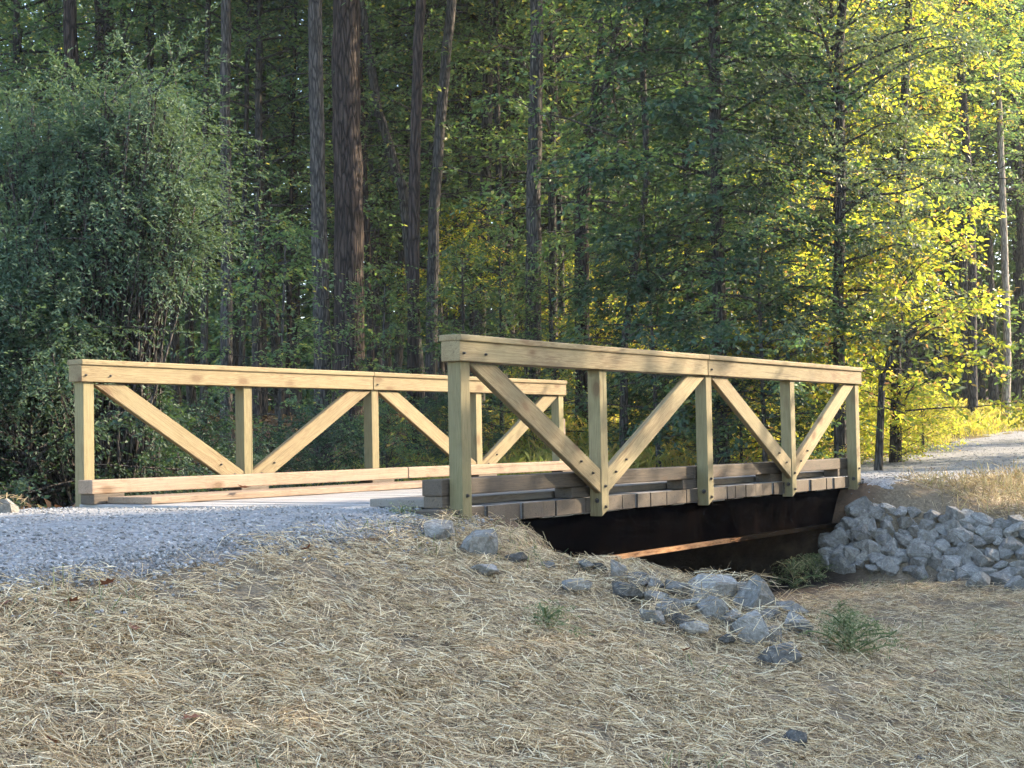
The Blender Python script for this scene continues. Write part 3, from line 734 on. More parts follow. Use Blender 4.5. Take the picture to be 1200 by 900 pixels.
# grass on the sunny verge
BL_V = np.array([[0, -.5, 0], [0, .5, 0], [.45, -.35, .10], [.45, .35, .10], [.85, -.15, .06], [1, 0, -.05]])
def grass(name, n, mask, rng, mat_, ylo, yhi, length, width, label, cat='grass'):
    x, y = in_view_xy(n, rng, ylo, yhi); k = rng.uniform(0, 1, n) < mask(x, y); x, y = x[k], y[k]; n = len(x)
    L = rng.uniform(*length, n); Wd = rng.uniform(*width, n)
    M = euler_mats(rng.uniform(-.5, .5, n), -rng.uniform(0.7, 1.5, n), rng.uniform(0, 6.28, n))
    loc = np.stack([x, y, ground_z(x, y)], 1)
    V = BL_V[None]*np.stack([L, Wd, L*rng.uniform(0, 2.5, n)], 1)[:, None, :]
    V = np.einsum('nij,nkj->nki', M, V) + loc[:, None, :]
    f4 = np.array([[0, 2, 3, 1]]); f3 = np.array([[2, 4, 3], [4, 5, 3]])
    o_ = (np.arange(n)*6)[:, None, None]
    o = mobj(name, raw_mesh(name, V.reshape(-1, 3), [(f4[None] + o_).reshape(-1, 4), (f3[None] + o_).reshape(-1, 3)], mat_))
    return stuff(o, label, cat)
rg = np.random.default_rng(12)
grass('verge_grass', 170000, lambda x, y: grass_mask(x, y)*(0.75 + 0.25*vnoise(x, y)), rg, M_GRASS, 13, 48, (0.10, 0.38), (0.006, 0.014), 'sunlit yellow green grass along the far side of the road')
# woodland litter
LV = np.array([[0, 0, 0], [.45, -.32, .06], [1, 0, 0], [.45, .32, .06]]); LF = np.array([[0, 1, 2], [0, 2, 3]])
def litter(n, rng):
    x, y = in_view_xy(n, rng, 9, 50, 1.2); u, v = xyuv(x, y)
    k = rng.uniform(0, 1, n) < sst(-v, 3.3, 4.2); x, y = x[k], y[k]; n = len(x)
    M = euler_mats(rng.normal(0, .4, n), rng.normal(0, .4, n), rng.uniform(0, 6.28, n))
    loc = np.stack([x, y, ground_z(x, y) + 0.015], 1)
    V, F = scatter(LV, LF, M, loc, rng.uniform(0.05, 0.12, n))
    stuff(mobj('leaf_litter', raw_mesh('leaf_litter', V, F, M_LITTER)), 'brown fallen leaves covering the woodland floor', 'leaf litter')
litter(90000, np.random.default_rng(13))

# ---------------------------------------------------------------- trees
LEAF_V = np.array([[0, 0, 0], [.38, -.27, .05], [.75, -.20, .03], [1, 0, -.06], [.75, .20, .03], [.38, .27, .05]])
LEAF_F4 = np.array([[0, 1, 2, 3], [0, 3, 4, 5]])
THIN_V = LEAF_V*np.array([1, 0.62, 1])
def crown(seed, H, h0, Rad, nb, nspray, nleaf, leaf, spray, mats, thin=False, droop=0.15, up=0.35, shape=0.6, sides=4, flat=0.5, lean=(0, 0), limb=0.05, rag=0.3):
    """limbs leaving a stem at the origin and leafy sprays along them, merged as one crown"""
    rng = np.random.default_rng(seed)
    limbs = []; pos = []; dirs = []; scl = []
    for b in range(nb):
        t = (b + rng.uniform(0, 1))/nb
        h = h0 + (H - h0)*t
        prof = (math.sin(PI*min(1, (t*0.9 + 0.08))**shape))*(1 + rng.uniform(-rag, rag)) + 0.12
        L = Rad*prof; az = b*2.4 + rng.uniform(-.5, .5)
        el = up + (t - 0.4)*0.7 + rng.uniform(-.25, .25)
        d = np.array([math.cos(az)*math.cos(el), math.sin(az)*math.cos(el), math.sin(el)])
        st = np.array([lean[0]*h/H, lean[1]*h/H, h])
        q = np.linspace(0, 1, 7)
        wob = rng.normal(0, 0.035*L, (7, 3)).cumsum(0)*q[:, None]
        P = st + d*L*q[:, None] + wob; P[:, 2] -= droop*L*q**2
        limbs.append(tube(P, limb*(1 - 0.9*q)*min(1, 0.35 + L/4) + 0.004, sides))
        k = max(3, int(nspray*(0.4 + 0.6*prof)))
        s = 1 - rng.uniform(0, 1, k)**1.5*0.85
        idx = s*6; i0 = np.clip(idx.astype(int), 0, 5); fr = (idx - i0)[:, None]
        p = P[i0]*(1 - fr) + P[i0 + 1]*fr
        bd = P[i0 + 1] - P[i0]; baz = np.arctan2(bd[:, 1], bd[:, 0]) + rng.choice([-1, 1], k)*rng.uniform(0.1, 1.3, k)
        be = rng.normal(0.02, flat*0.5, k) - droop*0.8
        pos.append(p + rng.normal(0, 0.10*spray[1], (k, 3))); dirs.append(np.stack([np.cos(baz)*np.cos(be), np.sin(baz)*np.cos(be), np.sin(be)], 1)); scl.append(rng.uniform(*spray, k))
    pos = np.concatenate(pos); dirs = np.concatenate(dirs); scl = np.concatenate(scl); n = len(pos)
    # every spray: nleaf leaves, alternating along a drooping twig
    j = np.arange(nleaf); t = (j + 0.6)/nleaf
    side = np.where(j % 2, 1, -1)
    M = rotmats(dirs)
    roll = rng.normal(0, flat*0.6, n)
    cr_, sr_ = np.cos(roll), np.sin(roll)
    y2 = M[:, :, 1]*cr_[:, None] + M[:, :, 2]*sr_[:, None]; z2 = -M[:, :, 1]*sr_[:, None] + M[:, :, 2]*cr_[:, None]
    M = np.stack([M[:, :, 0], y2, z2], 2)
    tt = t[None] + rng.uniform(-.06, .06, (n, nleaf))
    lp = np.zeros((n, nleaf, 3)); lp[..., 0] = tt; lp[..., 1] = rng.normal(0, .03, (n, nleaf)) + 0.12*np.sin(tt*3 + rng.uniform(0, 6, (n, 1))); lp[..., 2] = -droop*1.2*tt**2 + rng.normal(0, .04, (n, nleaf))
    lp = np.einsum('nij,nkj->nki', M, lp)*scl[:, None, None] + pos[:, None, :]
    az = side[None]*rng.uniform(0.35, 1.25, (n, nleaf)); az[:, -1] = rng.uniform(-.3, .3, n)
    Ml = euler_mats(rng.normal(0, flat, (n, nleaf)), rng.normal(0.15, flat*0.8, (n, nleaf)), az)
    Mw = np.einsum('nij,nkjl->nkil', M, Ml).reshape(-1, 3, 3)
    ls = leaf*rng.uniform(0.6, 1.25, n*nleaf)
    V, F = scatter(THIN_V if thin else LEAF_V, LEAF_F4, Mw, lp.reshape(-1, 3), ls)
    # twigs
    tw = np.array([[0, -.006, 0], [0, .006, 0], [1, .002, -droop*1.2], [1, -.002, -droop*1.2]])
    Vt, Ft = scatter(tw, np.array([[0, 1, 2, 3]]), M, pos, scl)
    Vb, Fb = join(limbs)
    Fb = Fb + len(V); Ft = Ft + len(V) + len(Vb)
    allV = np.concatenate([V, Vb, Vt]); allF = np.concatenate([F, Fb, Ft])
    mi = np.concatenate([np.zeros(len(F), int), np.ones(len(Fb) + len(Ft), int)])
    return raw_mesh('crown', allV, allF, list(mats), mi)
def trunk_mesh(pts, rad, m, sides=12, jag=0.04, seed=0):
    rng = np.random.default_rng(seed)
    pts = np.asarray(pts, float); n = max(10, int(np.linalg.norm(pts[-1] - pts[0])/0.35))
    s = np.linspace(0, len(pts) - 1, n); i = np.clip(s.astype(int), 0, len(pts) - 2); f = s - i
    f2 = (f*f*(3 - 2*f)*0.35 + f*0.65)[:, None]
    P = pts[i]*(1 - f2) + pts[i+1]*f2
    w = rng.normal(0, 1, (n, 2)).cumsum(0)*rad[0]*0.06; P[:, :2] += w - w[0]
    h = np.linspace(0, 1, n); r = rad[0]*(1 - h) + rad[1]*h; r = r*(1 + 0.5*np.exp(-h*n*0.35/0.35*0.9))
    V, F = tube(P, r, sides, jag, rng)
    return raw_mesh('trunk', V, F, m, smooth=True)
def tree(name, label, cat, base, trunk_pts, rad, barkm, crown_me=None, cscale=1, crot=0, group=None, cz=0, seed=0, cscl=None, sides=12):
    """base: world foot of the tree; trunk_pts relative to the foot"""
    t = thing(name, label, cat, tuple(float(a) for a in base), group)
    tp = np.asarray(trunk_pts, float).copy(); tp[0] = tp[0] - np.array([0, 0, 0.25])
    mobj('trunk', trunk_mesh(tp, rad, barkm, seed=seed, sides=sides), t)
    if crown_me:
        o = mobj('crown', crown_me, t); o.rotation_euler = (0, 0, crot); o.location = (0, 0, cz)
        o.scale = cscl or (cscale,)*3
    return t
LB = (M_LEAF, M_BARK); DB = (M_DARKLEAF, M_BARK); YB = (M_YELLOW, M_BARK); HB = (M_HAZYLEAF, M_BARK)
C_TALL = [crown(100 + k, 13, 2.5, 3.2, 70, 17, 14, 0.088, (0.4, 0.95), LB, droop=0.2, up=0.3, limb=0.022, flat=0.42) for k in range(3)]     # layered broadleaf
C_HIGH = [crown(110 + k, 13.5, 4.2, 3.0, 60, 16, 14, 0.092, (0.4, 0.95), LB, droop=0.18, up=0.3, limb=0.022, flat=0.42) for k in range(2)]     # bare lower stem
C_DARK = [crown(120 + k, 12, 0.7, 1.35, 180, 19, 14, 0.085, (0.3, 0.7), DB, droop=0.25, up=0.25, limb=0.02, flat=0.45) for k in range(2)]        # dense dark
C_YEL = [crown(130 + k, 9.5, 1.5, 1.15, 72, 14, 13, 0.070, (0.28, 0.6), YB, droop=0.2, up=0.55, limb=0.012, flat=0.5, rag=0.5) for k in range(2)]
C_HAZE = [crown(140, 9.5, 1.5, 1.25, 120, 20, 17, 0.055, (0.28, 0.6), HB, droop=0.12, up=0.5, limb=0.022)]
C_SAP = [crown(150 + k, 5.0, 0.5, 1.5, 42, 11, 12, 0.08, (0.3, 0.65), LB, droop=0.18, up=0.35, limb=0.014, flat=0.4) for k in range(2)]
C_SHRUB = [crown(160 + k, 2.4, 0.1, 1.25, 64, 17, 15, 0.046, (0.2, 0.45), DB if k == 0 else LB, droop=0.2, up=0.4, shape=0.45, limb=0.012) for k in range(2)]
C_YSHRUB = [crown(170, 2.2, 0.1, 1.2, 50, 14, 12, 0.07, (0.22, 0.5), YB, droop=0.12, up=0.5, shape=0.45, limb=0.01)]
C_PINE = [crown(180, 20, 11.5, 3.0, 26, 12, 16, 0.16, (0.4, 0.8), (M_DARKLEAF, M_PINE), thin=True, droop=0.1, up=0.3, flat=0.9)]
def foot(px, dist):
    d = ray(px, 500); x = d[0]*dist
    return np.array([x, dist, float(ground_z(x, dist))])
def stem(px_list, dist, base):               # pixel track of a stem at one distance -> points relative to the foot
    out = [(0, 0, 0)]
    for px, py in px_list:
        p = at(px, py, dist) - base; out.append(tuple(p))
    return out
rt = np.random.default_rng(31)
def T(name, label, cat, track, dist, wpx, bark, cm=None, cs=1, top=None, rtop=0.55, **kw):
    """track: [(px,py) ...] from the foot upwards"""
    b = foot(track[0][0], dist); pts = stem(track[1:], dist, b)
    # continue above the frame
    v = np.array(pts[-1]) - np.array(pts[-2]); v = v/np.linalg.norm(v)
    ext = kw.pop('ext', 7.0)
    if ext: pts.append(tuple(np.array(pts[-1]) + v*ext*0.5 + np.array([0, 0, 0]))); pts.append(tuple(np.array(pts[-2+1]) + v*ext*0.5))
    r = wpx/FPX*dist/2
    return tree(name, label, cat, b, pts, (r, r*rtop), bark, cm, cs, float(rt.uniform(0, 6.28)), seed=int(rt.integers(1e6)), **kw)
# trunks one can pick out, left to right
T('pine_tree', 'dark straight pine trunk rising behind the top of the weeping bush', 'tree', [(84, 500), (83, 100), (82, 0)], 24, 20, M_PINE, C_PINE[0])
T('pine_tree', 'broad dark pine trunk right of the one rising behind the weeping bush', 'tree', [(120, 500), (121, 100), (123, 0)], 26, 27, M_PINE, C_PINE[0])
T('slender_tree', 'thin dark trunk just right of the weeping bush', 'tree', [(266, 500), (265, 200), (266, 0)], 22, 15, M_BARK, C_HIGH[0], cz=3.5)
T('grey_trunk_tree', 'straight grey trunk left of the thick brown pine', 'tree', [(379, 500), (372, 250), (369, 0)], 20.5, 21, M_BARK, C_HIGH[1], cz=4.0)
T('thick_pine_tree', 'thickest pine, with brown plated bark, behind the middle of the far railing', 'tree', [(409, 500), (409, 200), (408, 0)], 22, 36, M_PINE, C_PINE[0], rtop=0.8)
T('leaning_tree', 'thin dark stem leaning left, right of the thickest pine', 'tree', [(497, 500), (475, 225), (445, 130), (428, 20)], 24, 13, M_BARK, C_SAP[0], cz=3)
T('slender_tree', 'dark straight trunk left of the pale leaning twin stem', 'tree', [(484, 500), (487, 230), (493, 0)], 21, 15, M_PINE, C_HIGH[0], cz=4.5)
T('pale_stem_tree', 'pale stem leaning slightly right beside the dark straight trunk', 'tree', [(505, 500), (508, 250), (530, 0)], 22.5, 15, M_BARK, C_HIGH[1], cz=3.0)
T('slender_tree', 'slim trunk bending left between the pale stem and the near railing corner trunk', 'tree', [(560, 500), (566, 200), (574, 0)], 26, 15, M_BARK, C_HIGH[0], cz=2.0)
T('grey_trunk_tree', 'sturdy grey trunk rising behind the left end of the near railing', 'tree', [(621, 500), (624, 250), (628, 0)], 21.5, 20, M_BARK, C_HIGH[1], cz=3.6)
fork = T('forked_tree', 'reddish tree forking in two above the near railing', 'tree', [(682, 500), (684, 270), (690, 160), (715, 95), (728, 0)], 22, 18, M_PINE, C_HIGH[0], cz=2.6)
b0 = np.array(fork.location)
for nm, track, w0 in (('limb', [(692, 190), (704, 155), (722, 105), (738, 0)], 11), ('limb', [(694, 175), (697, 110), (706, 40), (704, 0)], 10)):
    P = [at(px, py, 22.0) - b0 for px, py in track]; rr = w0/FPX*22/2
    mobj(nm, trunk_mesh(P, (rr, rr*0.6), M_PINE, 8, seed=4), fork)
T('slender_tree', 'thin crooked stem right of the reddish forked tree', 'tree', [(729, 520), (732, 400), (745, 300), (757, 210), (752, 80), (757, 0)], 19, 10, M_BARK, C_SAP[1], cz=2.5)
T('dark_tree', 'dense dark green tree at the middle of the woods edge, behind the near railing', 'tree', [(846, 500), (842, 250), (836, 0)], 18.5, 17, M_BARK, C_DARK[0], ext=4)
T('dark_tree', 'slimmer dark green tree close left of the densest dark one', 'tree', [(810, 500), (806, 250), (800, 0)], 21, 12, M_BARK, C_DARK[1], 0.8, ext=4)
T('fine_leaved_tree', 'grey green fine leaved tree with twisted dark twin stems', 'tree', [(984, 500), (981, 350), (986, 220), (984, 60), (990, 0)], 18, 14, M_BARK, C_HAZE[0], ext=3.0)
T('yellow_tree', 'bright yellow tree right of the fine leaved grey green one', 'tree', [(1048, 500), (1052, 300), (1060, 120), (1066, 0)], 19.5, 12, M_BARK, C_YEL[0], ext=3.0)
cb = T('yellow_tree', 'small curved yellow tree leaning right at the roadside', 'tree', [(1026, 500), (1034, 440), (1056, 400), (1098, 368)], 17.6, 9, M_BARK, C_SAP[0] and None, ext=0)
T('yellow_tree', 'tall yellow tree at the top right with sparse lower leaves', 'tree', [(1140, 490), (1138, 250), (1120, 0)], 33, 11, M_BARK, C_YEL[1], 1.35, cz=4.2, ext=3)
T('pale_stem_tree', 'pale thin crooked trunk standing alone on the sunny verge', 'tree', [(1178, 486), (1180, 400), (1176, 260), (1172, 150)], 33, 10, M_PALEBARK, C_SAP[1], cz=4.2, ext=1.5)
def small_crown_at(parent, me, pos, s, rz):
    o = mobj('crown', me, parent); o.location = pos; o.scale = (s,)*3; o.rotation_euler = (0, 0, rz)
C_YSMALL = crown(190, 2.6, 0.2, 1.0, 34, 11, 12, 0.075, (0.25, 0.5), YB, droop=0.15, up=0.4, limb=0.010, rag=0.6)
small_crown_at(cb, C_YSMALL, (0.35, 0, 0.35), 1.0, 1)

# understory and filler trees: (px, dist, crown, scale, trunk px at that distance, height of stem, label index)
def filler(px, dist, cm, cs, rad, h, name, label, group, cz=0, bark=M_BARK, cat='tree'):
    b = foot(px, dist)
    lx, ly = rt.normal(0, 0.03*h, 2)
    return tree(name, label, cat, b, [(0, 0, 0), (lx*0.4, ly*0.4, h*0.5), (lx, ly, h)], (rad, rad*0.35), bark, cm, cs, float(rt.uniform(0, 6.28)), group, cz, seed=int(rt.integers(1e6)), sides=8)
G1 = 'broadleaf trees in the shaded woods behind the far railing'
L1 = 'slim broadleaf tree in the shaded woods behind the far railing'
for px, dist, k, s in ((170, 27, 0, 1.0), (225, 31, 1, 1.05), (300, 25, 2, .9), (330, 30, 0, 1.1), (345, 35, 1, 1.1), (445, 28, 2, 1.0), (455, 33, 0, 1.1), (395, 38, 1, 1.2), (540, 29, 1, 1.0), (20, 26, 2, 1.0), (60, 31, 0, 1.1), (-40, 27, 1, 1), (-120, 24, 0, 1.0), (-170, 29, 2, 1.1), (-240, 26, 1, 1.0), (-110, 35, 2, 1.2), (275, 38, 2, 1.2), (135, 36, 1, 1.2), (520, 37, 0, 1.2)):
    filler(px, dist, C_TALL[k], s, 0.10*s, 12*s, 'broadleaf_tree', L1, G1)
for px, dist, r_ in ((285, 26, .06), (312, 29, .09), (340, 27, .05), (352, 33, .10), (436, 25, .07), (462, 30, .10), (515, 26, .08), (538, 32, .11), (552, 28, .06), (592, 25, .07), (606, 30, .10), (648, 28, .09), (664, 25, .06), (704, 30, .10), (738, 26, .08), (752, 32, .11), (782, 28, .08), (150, 27, .08), (205, 30, .10), (240, 25, .07), (868, 30, .09), (902, 32, .10), (940, 28, .08)):
    b = foot(px + float(rt.uniform(-4, 4)), dist); lx, ly = rt.normal(0, .35, 2)
    tree('slim_stem_tree', 'slim bare dark stem deep among the trees behind the bridge', 'tree', b, [(0, 0, 0), (lx*.3, ly*.3, 4), (lx, ly, 12)], (r_, r_*.5), M_PINE if rt.uniform() < .5 else M_BARK, C_SAP[int(rt.integers(2))], .9, float(rt.uniform(0, 6.28)), 'slim stems deep in the wood behind the bridge', 7.0, seed=int(rt.integers(1e6)), sides=8)
G2 = 'broadleaf trees in the hazy woods behind the near railing'
L2 = 'broadleaf tree in the hazy woods behind the near railing'
for px, dist, k, s in ((600, 27, 0, 1.0), (650, 25, 1, .95), (660, 31, 2, 1.1), (710, 27, 2, 1.0), (750, 24, 0, .85), (770, 30, 1, 1.1), (880, 35, 2, 1.15), (915, 39, 0, 1.2), (720, 36, 1, 1.2), (610, 36, 2, 1.2), (830, 34, 0, 1.2), (890, 38, 1, 1.25), (950, 33, 1, 1.1)):
    filler(px, dist, C_TALL[k], s, 0.09*s, 12*s, 'broadleaf_tree', L2, G2)
for px, dist, z_, s, lab in ((905, 21.5, 0.9, 1.0, 'yellow green sapling between the densest dark tree and the fine leaved tree'), (945, 23, 1.6, 1.2, 'taller yellow green sapling left of the twisted twin stems'),
    (765, 24, 0.8, 0.9, 'small sunlit yellow sapling right of the reddish forked tree'), (545, 24.5, 1.6, 0.7, 'small sunlit yellow sapling right of the pale stem tree'), (672, 26, 0.6, 0.8, 'small yellow sapling left of the reddish forked stem, deep in the wood')):
    filler(px, dist, C_YSMALL, s, 0.02, z_ + 2.0*s, 'yellow_sapling', lab, 'yellow saplings catching the sun', max(0, z_))
G3 = 'trees in the wood beyond the sunny verge'
L3 = 'tall thin dark trunked tree in the wood beyond the sunny verge'
for px, dist, k, s in ((1010, 42, 0, 1.2), (1065, 44, 1, 1.2), (1105, 42, 0, 1.2), (1135, 40, 1, 1.2), (1150, 45, 0, 1.3), (1166, 41, 1, 1.2), (1190, 43, 0, 1.25), (1205, 40, 1, 1.2), (1230, 44, 0, 1.3), (1120, 47, 1, 1.3), (1265, 42, 1, 1.2)):
    filler(px, dist, C_HIGH[k] if dist > 38 else C_TALL[k], s, 0.12*s, 13*s, 'woodland_tree', L3, G3)
# saplings and shrubs of the wood edge
for px, dist, cm, s, cz, lab in (
    (325, 18.5, C_SAP[0], 0.7, 0, 'leafy sapling in front of the grey trunk left of the thickest pine'),
    (448, 20, C_SAP[1], 0.55, 0, 'leafy sapling just right of the thickest pine'),
    (545, 20, C_SAP[0], 0.6, 0, 'leafy sapling left of the near railing corner'),
    (588, 21, C_SAP[1], 0.6, 0, 'leafy sapling behind the near railing corner'),
    (655, 20.5, C_SAP[0], 0.6, 0, 'leafy sapling left of the reddish forked tree'),
    (772, 18.5, C_SAP[1], 0.75, 0, 'leafy sapling right of the reddish forked tree'),
    (896, 17.6, C_SAP[0], 0.75, 0, 'leafy sapling right of the densest dark tree')):
    filler(px, dist, cm, s, 0.03, 4.5*s, 'sapling', lab, 'saplings at the woods edge', cz)
for px, dist, k, s, lab in (
    (30, 11.8, 0, 0.9, 'dark evergreen shrub at the far left beside the road'),
    (95, 12.6, 0, 0.9, 'dark evergreen shrub behind the first far bridge post'),
    (165, 13.2, 0, 0.75, 'dark evergreen shrub under the first brace of the far railing'),
    (235, 14.2, 0, 0.7, 'dark evergreen shrub left of the second far bridge post'),
    (315, 15.5, 0, 0.6, 'low dark shrub right of the second far bridge post'),
    (372, 16, 0, 0.7, 'dark evergreen shrub behind the second brace of the far railing'),
    (455, 17.5, 1, 0.5, 'leafy shrub right of the third far bridge post'),
    (535, 19, 0, 0.5, 'dark low shrub behind the left end of the near railing'),
    (735, 20, 1, 0.55, 'leafy shrub behind the second near bridge post'),
    (800, 19.5, 0, 0.55, 'dark shrub left of the third near bridge post'),
    (868, 18.5, 1, 0.7, 'leafy shrub right of the third near bridge post')):
    filler(px, dist, C_SHRUB[k], s, 0.025, 1.6*s, 'shrub', lab, 'shrubs behind the bridge', cat='shrub')
for px, dist, s, lab in (
    (918, 18.6, 0.85, 'yellow green shrub left of the fine leaved tree'),
    (958, 21, 0.85, 'yellow green shrub behind the fine leaved tree'),
    (1052, 19.5, 0.5, 'glowing yellow shrub under the small curved yellow tree'),
    (1082, 22.5, 0.45, 'yellow shrub at the edge of the verge right of the curved tree'),
    (1003, 20.5, 0.45, 'low yellow shrub behind the last near bridge post'),
    (700, 23.5, 0.8, 'sunlit yellow shrub seen between the reddish forked tree and the second near post'),
    (770, 25, 0.9, 'sunlit yellow shrub deep behind the middle of the near railing')):
    filler(px, dist, C_YSHRUB[0], s, 0.025, 1.5*s, 'yellow_shrub', lab, 'yellow shrubs in the sun', cat='shrub')
# the big weeping bush at the left
def weeping_bush():
    rng = np.random.default_rng(77)
    gx, gy = -3.6, 13.0; base = np.array([gx, gy, float(ground_z(gx, gy))])
    t = thing('weeping_bush', 'huge grey green weeping bush filling the left edge behind the far railing', 'bush', tuple(base))
    lobes = [(195, 165, 72, 12.9), (120, 170, 85, 13.0), (215, 215, 52, 12.7), (225, 270, 45, 12.6), (160, 250, 90, 12.5), (70, 240, 110, 12.8), (10, 260, 120, 12.9), (190, 330, 52, 12.5),
             (120, 345, 80, 12.3), (40, 360, 105, 12.2), (-40, 330, 130, 12.6), (140, 400, 48, 12.4), (60, 440, 70, 12.0), (0, 470, 90, 11.9), (-40, 430, 120, 12.3), (235, 240, 32, 12.6), (90, 120, 40, 13.2), (205, 110, 40, 13.0), (160, 120, 45, 13.0)]
    lobes = [(a_ - 38, b_ + 6, c_*0.86, d_) for a_, b_, c_, d_ in lobes if (a_, b_) not in ((190, 330), (140, 400))]
    for k in range(46):
        a_, b_, c_, d_ = lobes[rng.integers(0, 14)]; th_ = rng.uniform(0, 6.28)
        lobes.append((a_ + c_*0.95*math.cos(th_), b_ + c_*0.95*math.sin(th_), rng.uniform(16, 34), d_ - rng.uniform(-0.2, 0.75)))
    stems = []; pos = []; dirs = []; scl = []
    for px, py, r, dist in lobes:
        c = at(px, py, dist) - base; R_ = r/FPX*dist
        n = int(400*(R_/0.7)**1.7)
        d = rng.normal(size=(n, 3)); d /= np.linalg.norm(d, axis=1, keepdims=True); d[:, 2] = d[:, 2]*0.9 + 0.12
        rad = R_*rng.uniform(0.2, 1.1, (n, 1))**0.55*np.array([[1, 1.15, 0.95]])
        pos.append(c + d*rad)
        ow = np.array([c[0], c[1]*0.6 - 0.2, 0.0]); ow = ow/(np.linalg.norm(ow) + 0.3)
        dd = d*np.array([.6, .6, 0.3]) + ow*0.8 + np.array([0.1, 0, -0.30]) + rng.normal(0, .24, (n, 3))
        dirs.append(dd); scl.append(rng.uniform(0.2, 0.7, n))
        for k in range(9):                       # arching stems from the middle of the bush into the lobe
            e = c + rng.normal(0, .45*R_, 3); s0 = np.array([rng.normal(0, .25), rng.normal(0, .25), 0.05])
            q = np.linspace(0, 1, 8)[:, None]
            P = s0*(1 - q) + e*q; P[:, 2] += 0.5*np.sin(PI*q[:, 0])*abs(e[0])*0.4; P += rng.normal(0, .015, (8, 3)).cumsum(0)
            stems.append(tube(P, 0.02*(1 - 0.85*q[:, 0]) + 0.003, 5))
    # straight shoots standing out of the top
    for k in range(110):
        px, py, r, dist = lobes[rng.integers(0, 60)]
        c = at(px, py, dist) - base; R_ = r/FPX*dist
        d = np.array([rng.normal(0.25, .7), rng.normal(0, .3), rng.uniform(0.1, .9)]); d /= np.linalg.norm(d)
        q = np.linspace(0, 1, 6)[:, None]; P = c + d*(R_*0.5 + rng.uniform(0.35, 0.85)*q); P[:, 2] -= 0.12*q[:, 0]**2
        stems.append(tube(P, 0.006*(1 - 0.8*q[:, 0]) + 0.0015, 4))
        kk = 9; s = rng.uniform(0, 1, kk); p = P[0] + (P[-1] - P[0])*s[:, None]
        pos.append(p); dirs.append(d + rng.normal(0, .3, (kk, 3))); scl.append(rng.uniform(.12, .3, kk))
    pos = np.concatenate(pos); dirs = np.concatenate(dirs); scl = np.concatenate(scl); n = len(pos); nl = 16
    M = rotmats(dirs); tt = (np.arange(nl)[None] + 0.5)/nl + rng.uniform(-.03, .03, (n, nl))
    lp = np.zeros((n, nl, 3)); lp[..., 0] = tt; lp[..., 2] = -0.30*tt**2; lp[..., 1] = rng.normal(0, .02, (n, nl))
    lp = np.einsum('nij,nkj->nki', M, lp)*scl[:, None, None] + pos[:, None]
    az = np.where(np.arange(nl) % 2, 1, -1)[None]*rng.uniform(.4, 1.1, (n, nl))
    Ml = euler_mats(rng.normal(0, .5, (n, nl)), rng.normal(.2, .35, (n, nl)), az)
    Mw = np.einsum('nij,nkjl->nkil', M, Ml).reshape(-1, 3, 3)
    V, F = scatter(THIN_V, LEAF_F4, Mw, lp.reshape(-1, 3), 0.043*rng.uniform(.6, 1.3, n*nl))
    mobj('foliage', raw_mesh('foliage', V, F, M_BUSHLEAF), t)
    Vb, Fb = join(stems); mobj('stems', raw_mesh('stems', Vb, Fb, M_BARK), t)
weeping_bush()
# far wood: one mass of stems and leaves nobody could count
def far_wood():
    rng = np.random.default_rng(91); parts = []; leaves = []
    for i in range(190):
        y = rng.uniform(46, 66); x = rng.uniform(-0.56, 0.48)*y; z = float(ground_z(x, y)); h = rng.uniform(12, 20)
        parts.append(tube(np.array([[x, y, z - .3], [x + rng.normal(0, .2), y, z + h*.5], [x + rng.normal(0, .5), y, z + h]]), [rng.uniform(.10, .22), .12, .05], 6))
        k = 260; zz = z + h*rng.uniform(0.06, 1, k); rr = 3.2*rng.uniform(0.2, 1, k); a = rng.uniform(0, 6.28, k)
        leaves.append(np.stack([x + rr*np.cos(a), y + rr*np.sin(a), zz], 1))
    k = 5000; y = rng.uniform(40, 66, k); x = rng.uniform(-.45, .45, k)*y                    # undergrowth
    leaves.append(np.stack([x, y, ground_z(x, y) + rng.uniform(0, 1, k)**1.4*3.2], 1))
    c = np.concatenate(leaves); m = 9
    p = np.repeat(c, m, 0) + rng.normal(0, .38, (len(c)*m, 3))*np.array([1, 1, .45]); n = len(p)
    M = euler_mats(rng.normal(0, .6, n), rng.normal(0, .6, n), rng.uniform(0, 6.28, n))
    V, F = scatter(LEAF_V, LEAF_F4, M, p, rng.uniform(.16, .30, n))
    Vb, Fb = join(parts)
    mi = np.concatenate([np.zeros(len(F), int), np.ones(len(Fb), int)])
    o = mobj('far_wood', raw_mesh('far_wood', np.concatenate([V, Vb]), np.concatenate([F, Fb + len(V)]), [M_LEAF, M_BARK], mi))
    stuff(o, 'dim far woodland closing the view behind all the trees', 'wood')
far_wood()

# trees beyond the right edge of the view; they shade the near bank and the road
SUN = np.array([0.93, 0.37]); SQ = np.array([-0.37, 0.93])
C_SHADE = crown(200, 11, 0.8, 3.0, 70, 24, 12, 0.16, (0.5, 1.0), LB, droop=0.15, up=0.3, shape=0.5)
for k, (q, t_, s) in enumerate(((-0.5, 15, 1.0), (1.8, 13.5, 1.0), (3.8, 14.5, 1.05), (5.8, 13.5, 1.0), (7.4, 15.5, 1.0), (8.5, 13, 0.5), (14.3, 15.2, 0.34), (15.7, 16, 0.34), (19.6, 18, 0.34), (3.0, 18.5, 1.1), (6.3, 19, 1.1), (0.5, 18, 1.1))):
    x, y = SQ*q + SUN*t_
    b = np.array([x, y, float(ground_z(x, y))])
    tree('shade_tree', 'dense leafy tree out of view to the right, casting its shade on the bank', 'tree', b, [(0, 0, 0), (0.1, 0, 5), (0, .1, 10*s)], (.16, .05), M_BARK, C_SHADE, s, float(k*1.1), 'trees out of view that shade the bank', sides=8)

